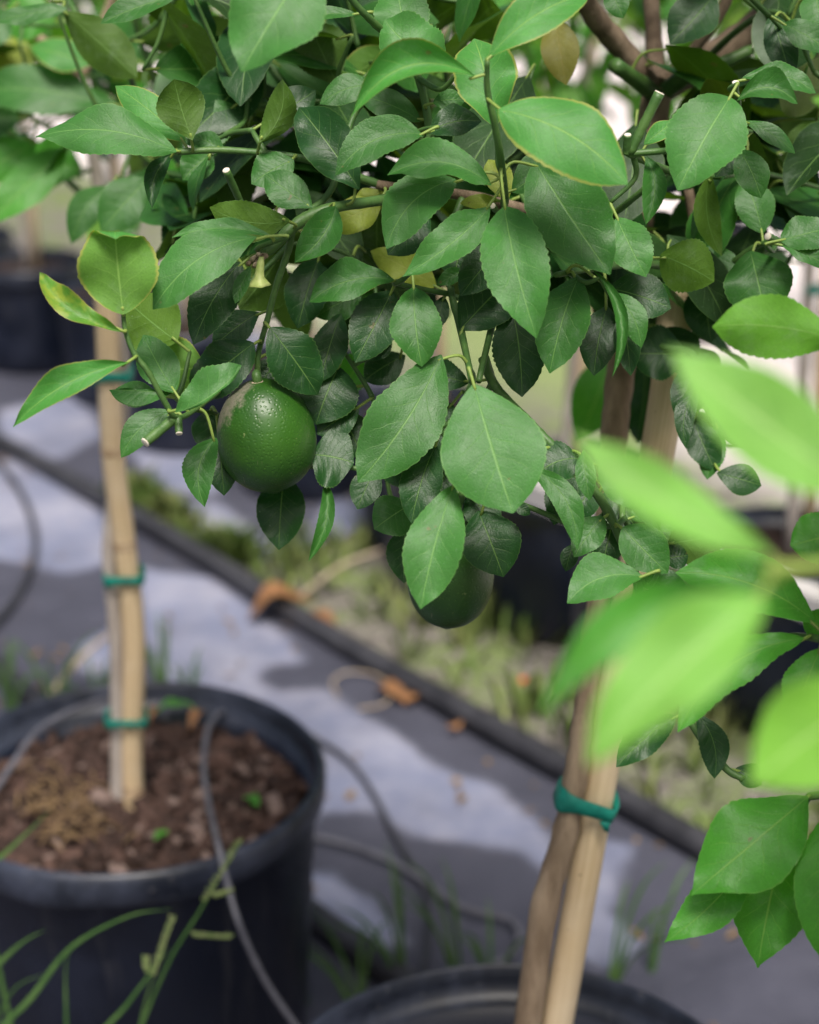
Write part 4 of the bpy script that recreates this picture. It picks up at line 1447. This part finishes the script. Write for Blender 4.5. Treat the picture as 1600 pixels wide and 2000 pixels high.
# spent flower: little bell under the bare cluster
fb_ = empty('flower_remnant', U(507, 515, 0.998), 'small pale green bell left from a flower under the twig tip', 'flower')
c0 = U(509, 515, 0.998)
mb = MB()
def bell(prof, mat, name):
    mb = MB()
    tilt = 0.18
    V, Fs = [], []
    for r, z in prof:
        for k in range(20):
            b = 2 * math.pi * k / 20
            rr = r * (1 + (0.12 * math.cos(5 * b) if r > 0.0045 else 0))
            V.append(c0 + np.array((rr * math.cos(b) + z * 0.12, rr * math.sin(b) + z * tilt, z)))
    for i in range(len(prof) - 1):
        for k in range(20):
            k2 = (k + 1) % 20
            Fs.append((i * 20 + k, i * 20 + k2, (i + 1) * 20 + k2, (i + 1) * 20 + k))
    mb.add(V, Fs)
    return mb.build(name, mat, fb_, c0)
bell([(0.0012, 0.004), (0.0022, 0.001), (0.0026, -0.004), (0.0030, -0.0075), (0.0050, -0.0102), (0.0068, -0.0120), (0.0063, -0.0124), (0.0038, -0.0105), (0.001, -0.009)], M['bell'], 'bell')
bell([(0.0004, -0.0085), (0.0022, -0.0095), (0.0025, -0.0122), (0.0008, -0.0134)], M['bell_in'], 'centre')
for i, (x, y) in enumerate(((484, 516), (497, 520), (514, 505), (505, 497), (520, 500), (492, 507))):
    mb = MB(); p = U(x, y, 1.0); q = U(509, 501, 1.012)
    mb.tube([q, (p + q) / 2 + (0, 0, .001), p], [0.0012, 0.001, 0.0016], 6, 3)
    mb.build('bud_scar', M['straw' if i % 2 else 'bark'], fb_, p)

# ------------------------------------------------------------------ drip tubes in the rear pot
zt = zsoil + 0.024
rim = PH + 0.007
top_tube('drip_tube', [Uz(446, 1388, zt), Uz(424, 1396, zt + 0.012), Uz(405, 1430, zt + .012), Uz(398, 1500, zt + .01), Uz(408, 1570, zt + 0.018), Uz(424, 1640, rim + 0.002), Uz(436, 1690, rim - 0.01),
                       Uy(462, 1790, 1.462), Uy(500, 1880, 1.455), Uy(540, 1950, 1.45), Uy(590, 2020, 1.44), Uy(660, 2120, 1.43)], 0.0033, M['tube'],
         'grey drip tube hanging over the front rim of the rear pot', 'tube')
top_tube('drip_tube', [Uz(-90, 1560, zt + .01), Uz(-20, 1550, zt + 0.012), Uz(20, 1500, zt + 0.02), Uz(70, 1432, zt + 0.03), Uz(140, 1388, zt + 0.034), Uz(215, 1365, zt + .03), Uz(275, 1362, zt + .014)], 0.0036, M['tube'],
         'grey tube curving inside the rear pot behind the stake', 'tube')
# fallen leaf, seedlings on the soil
def ground_leaf(b, t, w, mat, label, group=None, fold=20, bow=.15, arc=0.0, n=(0, 0, 1)):
    V, Fs, UVs = leaf_points(b, t, w, np.array(n, float), arc, bow, fold, 0.05, 0.08, 'ell', 16, 4, int(abs(b[0]) * 1e4))
    mb = MB(); mb.add(V, leaf_faces_up(Fs), UVs)
    return tag(mb.build('fallen_leaf', M[mat], None, b), label, 'leaf', group)
ground_leaf(Uz(385, 1385, zt + .008), Uz(300, 1392, zt + 0.01), 0.022, 'L', 'curled green fallen leaf on the mulch behind the drip tube', bow=.2)
ground_leaf(Uz(398, 1395, zt), Uz(370, 1425, zt + .002), 0.016, 'O', 'dry tan fallen leaf on the mulch under the drip tube', bow=.3)
ground_leaf(Uz(310, 1388, zt), Uz(290, 1412, zt + .002), 0.014, 'O', 'dry tan fallen leaf on the mulch next to the rear stake', bow=.3)
ground_leaf(Uz(480, 1555, zt), Uz(505, 1572, zt + .006), 0.016, 'V', 'tiny bright green seedling leaf on the mulch near the rim', bow=.1)
ground_leaf(Uz(300, 1640, zt), Uz(330, 1622, zt + .006), 0.012, 'V', 'tiny pale green seedling leaf on the mulch at the front', bow=.1)
# dead leaves on the path edge
dl = 'dead leaves beside the pipe'
ground_leaf(Uz(612, 1180, .03), Uz(482, 1208, .012), 0.075, 'O', 'large curled orange brown dead leaf lying on the thick pipe', None, fold=30, bow=.25)
ground_leaf(Uz(585, 1210, .02), Uz(660, 1225, .02), 0.04, 'O', 'smaller orange dead leaf beside the large curled one', None, fold=30, bow=.2)
ground_leaf(Uz(735, 1340, .012), Uz(790, 1370, .012), 0.04, 'O', 'orange dead leaf by the pale tube loop', None, fold=25)
ground_leaf(Uz(790, 1375, .012), Uz(815, 1355, .012), 0.03, 'O', 'small brown dead leaf at the foot of the pipe', None, fold=25)
ground_leaf(Uz(1005, 1345, .012), Uz(1038, 1328, .03), 0.03, 'R', 'small red petal lying in the weedy strip', None, fold=25)
ground_leaf(Uz(670, 1850, .012), Uz(690, 1825, .012), 0.02, 'O', 'small red brown dead leaf on the pale mat patch', None, fold=25)
ground_leaf(Uz(895, 1425, .012), Uz(880, 1415, .012), 0.03, 'O', 'tiny brown dead leaf on the dark mat below the pipe', None, fold=25)

# ------------------------------------------------------------------ grass
def blade(mb, P, w, mat=0, flat=(0, -1, 0.3)):
    P, _ = spline(P, 1, 6)
    n = len(P)
    T = np.gradient(P, axis=0)
    V, Fs = [], []
    for i in range(n):
        s = nrm(np.cross(nrm(T[i]), nrm(flat)))
        f = nrm(np.cross(s, T[i]))
        ww = w * 0.5 * min(1, (1 - i / (n - 1)) * 2.2 + 0.04)
        V += [P[i] - s * ww, P[i] + f * ww * 0.35, P[i] + s * ww]
    for i in range(n - 1):
        for j in range(2):
            a = i * 3 + j
            Fs.append((a, a + 1, a + 4, a + 3))
    mb.add(V, Fs, None, mat)

gt = empty('grass_tuft', Uy(200, 2250, 1.34) * (1, 1, 0), 'tall grass blades with seed heads standing before the rear pot', 'grass')
GB = [
    ([(-30, 2060), (60, 1950), (140, 1850), (250, 1790), (335, 1775)], 0.0085, 1.36),
    ([(120, 2250), (130, 2050), (128, 1900), (140, 1840)], 0.007, 1.38),
    ([(-60, 1940), (0, 1880), (45, 1840), (90, 1815)], 0.009, 1.36),
    ([(180, 2060), (250, 1960), (310, 1880), (335, 1845)], 0.007, 1.34),
    ([(240, 2120), (320, 1900), (390, 1780), (440, 1695), (470, 1645)], 0.0055, 1.36),
    ([(250, 2150), (270, 2020), (300, 1900), (320, 1840)], 0.005, 1.39),
    ([(-40, 1700), (0, 1675), (60, 1620), (100, 1580)], 0.008, 1.42),
    ([(-60, 2150), (-10, 2000), (30, 1930), (90, 1900)], 0.006, 1.40),
]
for pts, w, y in GB:
    foot = Uy(*pts[0], y)
    g0 = np.array((foot[0] * 0.9 - 0.02, y + 0.03, 0.0))
    P = [g0, (g0 + foot) / 2 + (0, 0, 0.02)] + [Uy(a, b, y - 0.01 * i) for i, (a, b) in enumerate(pts)]
    mb = MB(); blade(mb, P, w * 0.6)
    mb.build('blade', M['grass'], gt, g0)
for seq, y in (([(400, 1760), (440, 1695), (468, 1646)], 1.325), ([(300, 1905), (318, 1850), (338, 1795)], 1.32), ([(380, 1828), (450, 1832)], 1.33), ([(420, 1752), (452, 1742)], 1.325), ([(288, 1900), (285, 1872)], 1.33)):
    mb = MB()
    P = [Uy(a, b, y) for a, b in seq]
    Pd, _ = spline(P, 1, 8) if len(P) > 2 else (np.linspace(P[0], P[1], 9), 0)
    for i, p in enumerate(Pd):
        for sgn in (-1, 1):
            q = p + np.array((sgn * 0.0028, -0.001, 0.005)) + RNG.normal(size=3) * 0.0006
            mb.tube([p, (p + q) / 2, q], [0.0006, 0.0012, 0.0003], 5, 1)
    mb.tube(list(Pd), 0.001, 5, 1)
    mb.build('seed_head', M['seed'], gt, Pd[0])

def tuft(px, py, n, h, spread, label, group, lean=(0, 0), mat='grass', w=0.005):
    c = Uz(px, py, 0)
    root = empty('grass_tuft', c, label, 'grass', group)
    for i in range(n):
        a = random.uniform(0, 6.283)
        d = np.array((math.cos(a), math.sin(a), 0)) * random.uniform(0.2, 1) * spread + np.array((lean[0], lean[1], 0))
        hh = h * random.uniform(0.6, 1.1)
        P = [c + d * 0.1, c + d * 0.35 + (0, 0, hh * 0.5), c + d * 0.75 + (0, 0, hh * 0.85), c + d * 1.25 + (0, 0, hh)]
        mb = MB(); blade(mb, P, w, flat=(random.uniform(-.6, .6), -1, .3))
        mb.build('blade', M[mat], root, c)
TG = 'grass tufts growing through the mat between the large pots'
TL = 'thin pale green grass tuft growing through the mat behind the front pot'
for px, py, n, h, sp, ln in ((790, 1930, 5, .16, .08, (-.02, .01)), (700, 1960, 5, .14, .09, (-.05, 0)), (905, 1940, 5, .2, .06, (-.05, 0)), (960, 1960, 4, .13, .06, (.0, 0)), (1190, 1920, 4, .16, .07, (.05, 0)), (600, 1960, 4, .13, .08, (-.05, 0)), (1270, 1900, 3, .15, .05, (.03, 0))):
    tuft(px, py, n, h, sp, TL, TG, ln)
TG2 = 'grass tufts behind the rear pot'
TL2 = 'small green grass tuft growing through the mat behind the rear pot'
for px, py, n, h, sp in ((325, 1390, 6, .16, .06), (110, 1400, 6, .14, .07), (190, 1400, 5, .12, .06), (20, 1390, 6, .14, .07), (370, 1400, 4, .12, .05)):
    tuft(px, py, n, h, sp, TL2, TG2, w=.006)
# long pale straws
for a, b, l in (((580, 1155, .02), (745, 1075, .09), 'long dry straw stem leaning over the weedy strip'), ((80, 1360, .02), (250, 1215, .1), 'dry pale straw on the mat left of the rear stake')):
    p, q = Uz(*a), Uz(*b)
    top_tube('dry_stem', [p * (1, 1, 0) + (0, 0, .004), (p + q) / 2 + (0, 0, .008), q], [0.005, 0.0045, 0.003], M['straw'], l, 'straw', sides=6)

# weeds, gravel of the strip (uncountable)
mb = MB()
for i in range(2600):
    s = random.uniform(-2.6, 0.6); q = random.uniform(0.03, 0.95) if s < 0.12 else random.uniform(0.03, 0.1)
    cl = mnoise.noise((s * 4.0, q * 4.0, 3.0))
    if cl < -0.05 and random.random() < 0.85:
        continue
    c = SQ(s, q, -0.004)
    near_pipe = q < 0.3 and s < -0.35
    for j in range(5):
        a = random.uniform(0, 6.283); h = random.uniform(0.02, 0.075) * (1 + max(0, cl)) * (1.25 if near_pipe else 1)
        d = np.array((math.cos(a), math.sin(a), 0)) * random.uniform(0.01, 0.05)
        w = random.uniform(0.0012, 0.0032)
        sd = np.array((-d[1], d[0], 0)); sd = nrm(sd) * w
        mb.add([c - sd, c + sd, c + d * 0.5 + (0, 0, h * .7) + sd, c + d + (0, 0, h), c + d * 0.5 + (0, 0, h * .7) - sd], [(0, 1, 2, 3, 4)])
o = mb.build('strip_weeds', M['weed'], None, SQ(-0.8, 0.4))
o['kind'] = 'stuff'; tag(o, 'low yellow green weeds covering the strip beyond the pipe', 'weeds')
mb = MB()
for i in range(3200):
    s = random.uniform(-2.6, 0.5); q = random.uniform(0.03, 1.2)
    c = SQ(s, q, -0.003)
    r = random.uniform(0.004, 0.012)
    ax = nrm(RNG.normal(size=3) * (1, 1, .3)); ay = nrm(np.cross(ax, (0.1, 0.2, 1))); az = np.cross(ax, ay)
    vs_ = [c + ax * r, c - ax * r, c + ay * r * .8, c - ay * r * .8, c + az * r * .6, c - az * r * .6]
    mb.add(vs_, [(0, 2, 4), (2, 1, 4), (1, 3, 4), (3, 0, 4), (2, 0, 5), (1, 2, 5), (3, 1, 5), (0, 3, 5)])
o = mb.build('gravel', M['pebble'], None, SQ(-0.8, 0.4))
o['kind'] = 'stuff'; tag(o, 'loose grey gravel on the strip beyond the pipe', 'gravel')

mb = MB()
for i in range(900):
    s_ = random.uniform(-2.2, 2.4); q_ = random.uniform(-1.6, 0.0)
    if mnoise.noise((s_ * 2.5, q_ * 2.5, 8.0)) < -0.02 and random.random() < 0.8:
        continue
    c = SQ(s_, q_, 0.0055)
    a = random.uniform(0, 6.283); l_ = random.uniform(0.004, 0.016); w_ = l_ * random.uniform(0.15, 0.6)
    d1 = np.array((math.cos(a), math.sin(a), random.uniform(0, .3))); d2 = np.array((-math.sin(a), math.cos(a), random.uniform(-.2, .2)))
    mb.add([c - d1 * l_, c - d2 * w_ + (0, 0, .002), c + d1 * l_, c + d2 * w_ + (0, 0, .002)], [(0, 1, 2, 3)])
o = mb.build('mat_litter', M['debris'], None, SQ(0, -0.5))
o['kind'] = 'stuff'; tag(o, 'scattered dry leaf bits and soil crumbs on the weed mat', 'litter')

# ------------------------------------------------------------------ the rows of small trees beyond
def low_leaf(mb, c, a, n, L, W, mat):
    s = np.cross(a, n)
    V = [c, c + a * L * .3 + s * W * .46 + n * W * .08, c + a * L * .65 + s * W * .42 + n * W * .08, c + a * L - n * L * .08, c + a * L * .65 - s * W * .42 + n * W * .08, c + a * L * .3 - s * W * .46 + n * W * .08, c + a * L * .3, c + a * L * .65]
    mb.add(V, [(0, 1, 6), (1, 2, 7, 6), (2, 3, 7), (3, 4, 7), (4, 5, 6, 7), (5, 0, 6)], [(0, .5), (.3, 1), (.65, 1), (1, .5), (.65, 0), (.3, 0), (.3, .5), (.65, .5)], mat)

def bg_tree(c, h, cr, nl, label, group, seed, potr=0.16, poth=0.30, poff=True, low=0.0):
    rs = np.random.default_rng(seed)
    z0 = poth - 0.05
    root = empty('citrus_tree', (c[0], c[1], z0), label, 'tree', group)
    mb = MB()
    ctop = np.array((c[0] + rs.normal() * .03, c[1] + rs.normal() * .03, h - cr * 0.7))
    mb.tube([(c[0], c[1], z0), ((c[0] + ctop[0]) / 2 + .01, c[1], (z0 + ctop[2]) / 2), ctop], [0.011, 0.010, 0.008], 8, 5)
    ends = []
    for k in range(6):
        d = nrm(rs.normal(size=3) * (1, 1, .6) + (0, 0, .5))
        e = ctop + d * cr * rs.uniform(.6, .9)
        mb.tube([ctop - (0, 0, .05 * k / 6), ctop + d * cr * .4, e], [0.006, 0.004, 0.002], 6, 3)
    mb.build('trunk', M['pale_bark'], root, (c[0], c[1], z0))
    mb = MB()
    for i in range(nl):
        d = rs.normal(size=3); d = d / np.linalg.norm(d) * rs.uniform(.25, 1) ** .5
        if mnoise.noise(tuple(d * 2.2 + seed)) < -0.12:
            continue
        p = ctop + d * np.array((cr, cr, cr * 0.9)) + (0, 0, low)
        a = nrm(d + rs.normal(size=3) * .7 + (0, 0, -.5))
        n = nrm(np.cross(np.cross(a, (0, 0, 1.0) + rs.normal(size=3) * .5), a))
        L = rs.uniform(.06, .1)
        low_leaf(mb, p, a, n, L, L * .5, int(rs.integers(0, 3)))
    mb.build('crown', [M['M'], M['V'], M['L']], root, ctop)
    pt, _ = make_pot('nursery_pot', c, potr, poth, 'small black nursery pot in the row across the weedy strip' if group == G1 else 'small black nursery pot in the far row on the pale ground', 'small pots ' + group, False)
    st = empty('bamboo_stake', (c[0] + .03, c[1], z0), 'thin bamboo stake beside a small tree across the weedy strip' if group == G1 else 'thin bamboo stake beside a small tree in the far row', 'stake', 'stakes ' + group)
    mb = MB(); mb.tube([(c[0] + .028, c[1], z0), (c[0] + .022, c[1] + .004, h * .6), (c[0] + .02, c[1], h - cr * .4)], 0.011, 8, 3)
    mb.build('cane', M['bamboo'], st, (c[0] + .03, c[1], z0))
    for zz in (0.5, 0.72):
        mb = MB()
        p = np.array((c[0] + .014, c[1] + .002, h * zz))
        ring(mb, p, np.array((0, 0, 1.0)), .026, .016, np.array((1.0, 0, 0)), .007, n=16)
        mb.build('tie', M['tape'], st, p)

G1 = 'in the row across the weedy strip'
G2 = 'in the far row'
for i, s in enumerate((-1.42, -0.95, -0.46, 0.0, 0.45, 0.9, 1.32, 1.75, 2.2, 2.65)):
    p = SQ(s, 0.44 + 0.03 * math.sin(i * 2.3))
    bg_tree((p[0], p[1]), 1.36 + 0.08 * math.sin(i * 1.7), 0.27, 330, 'small potted citrus tree with pale green leaves across the weedy strip', G1, 40 + i)
for i, s in enumerate((-2.3, -1.5, -0.7, 0.1, 0.9, 1.7, 2.5, 3.3)):
    p = SQ(s + 0.1 * math.sin(i * 4.1), 2.35 + 0.2 * math.sin(i * 1.3))
    bg_tree((p[0], p[1]), 1.42 + 0.1 * math.sin(i * 2.7), 0.33, 420, 'small potted citrus tree standing in the far row on pale ground', G2, 70 + i, 0.18, 0.32)
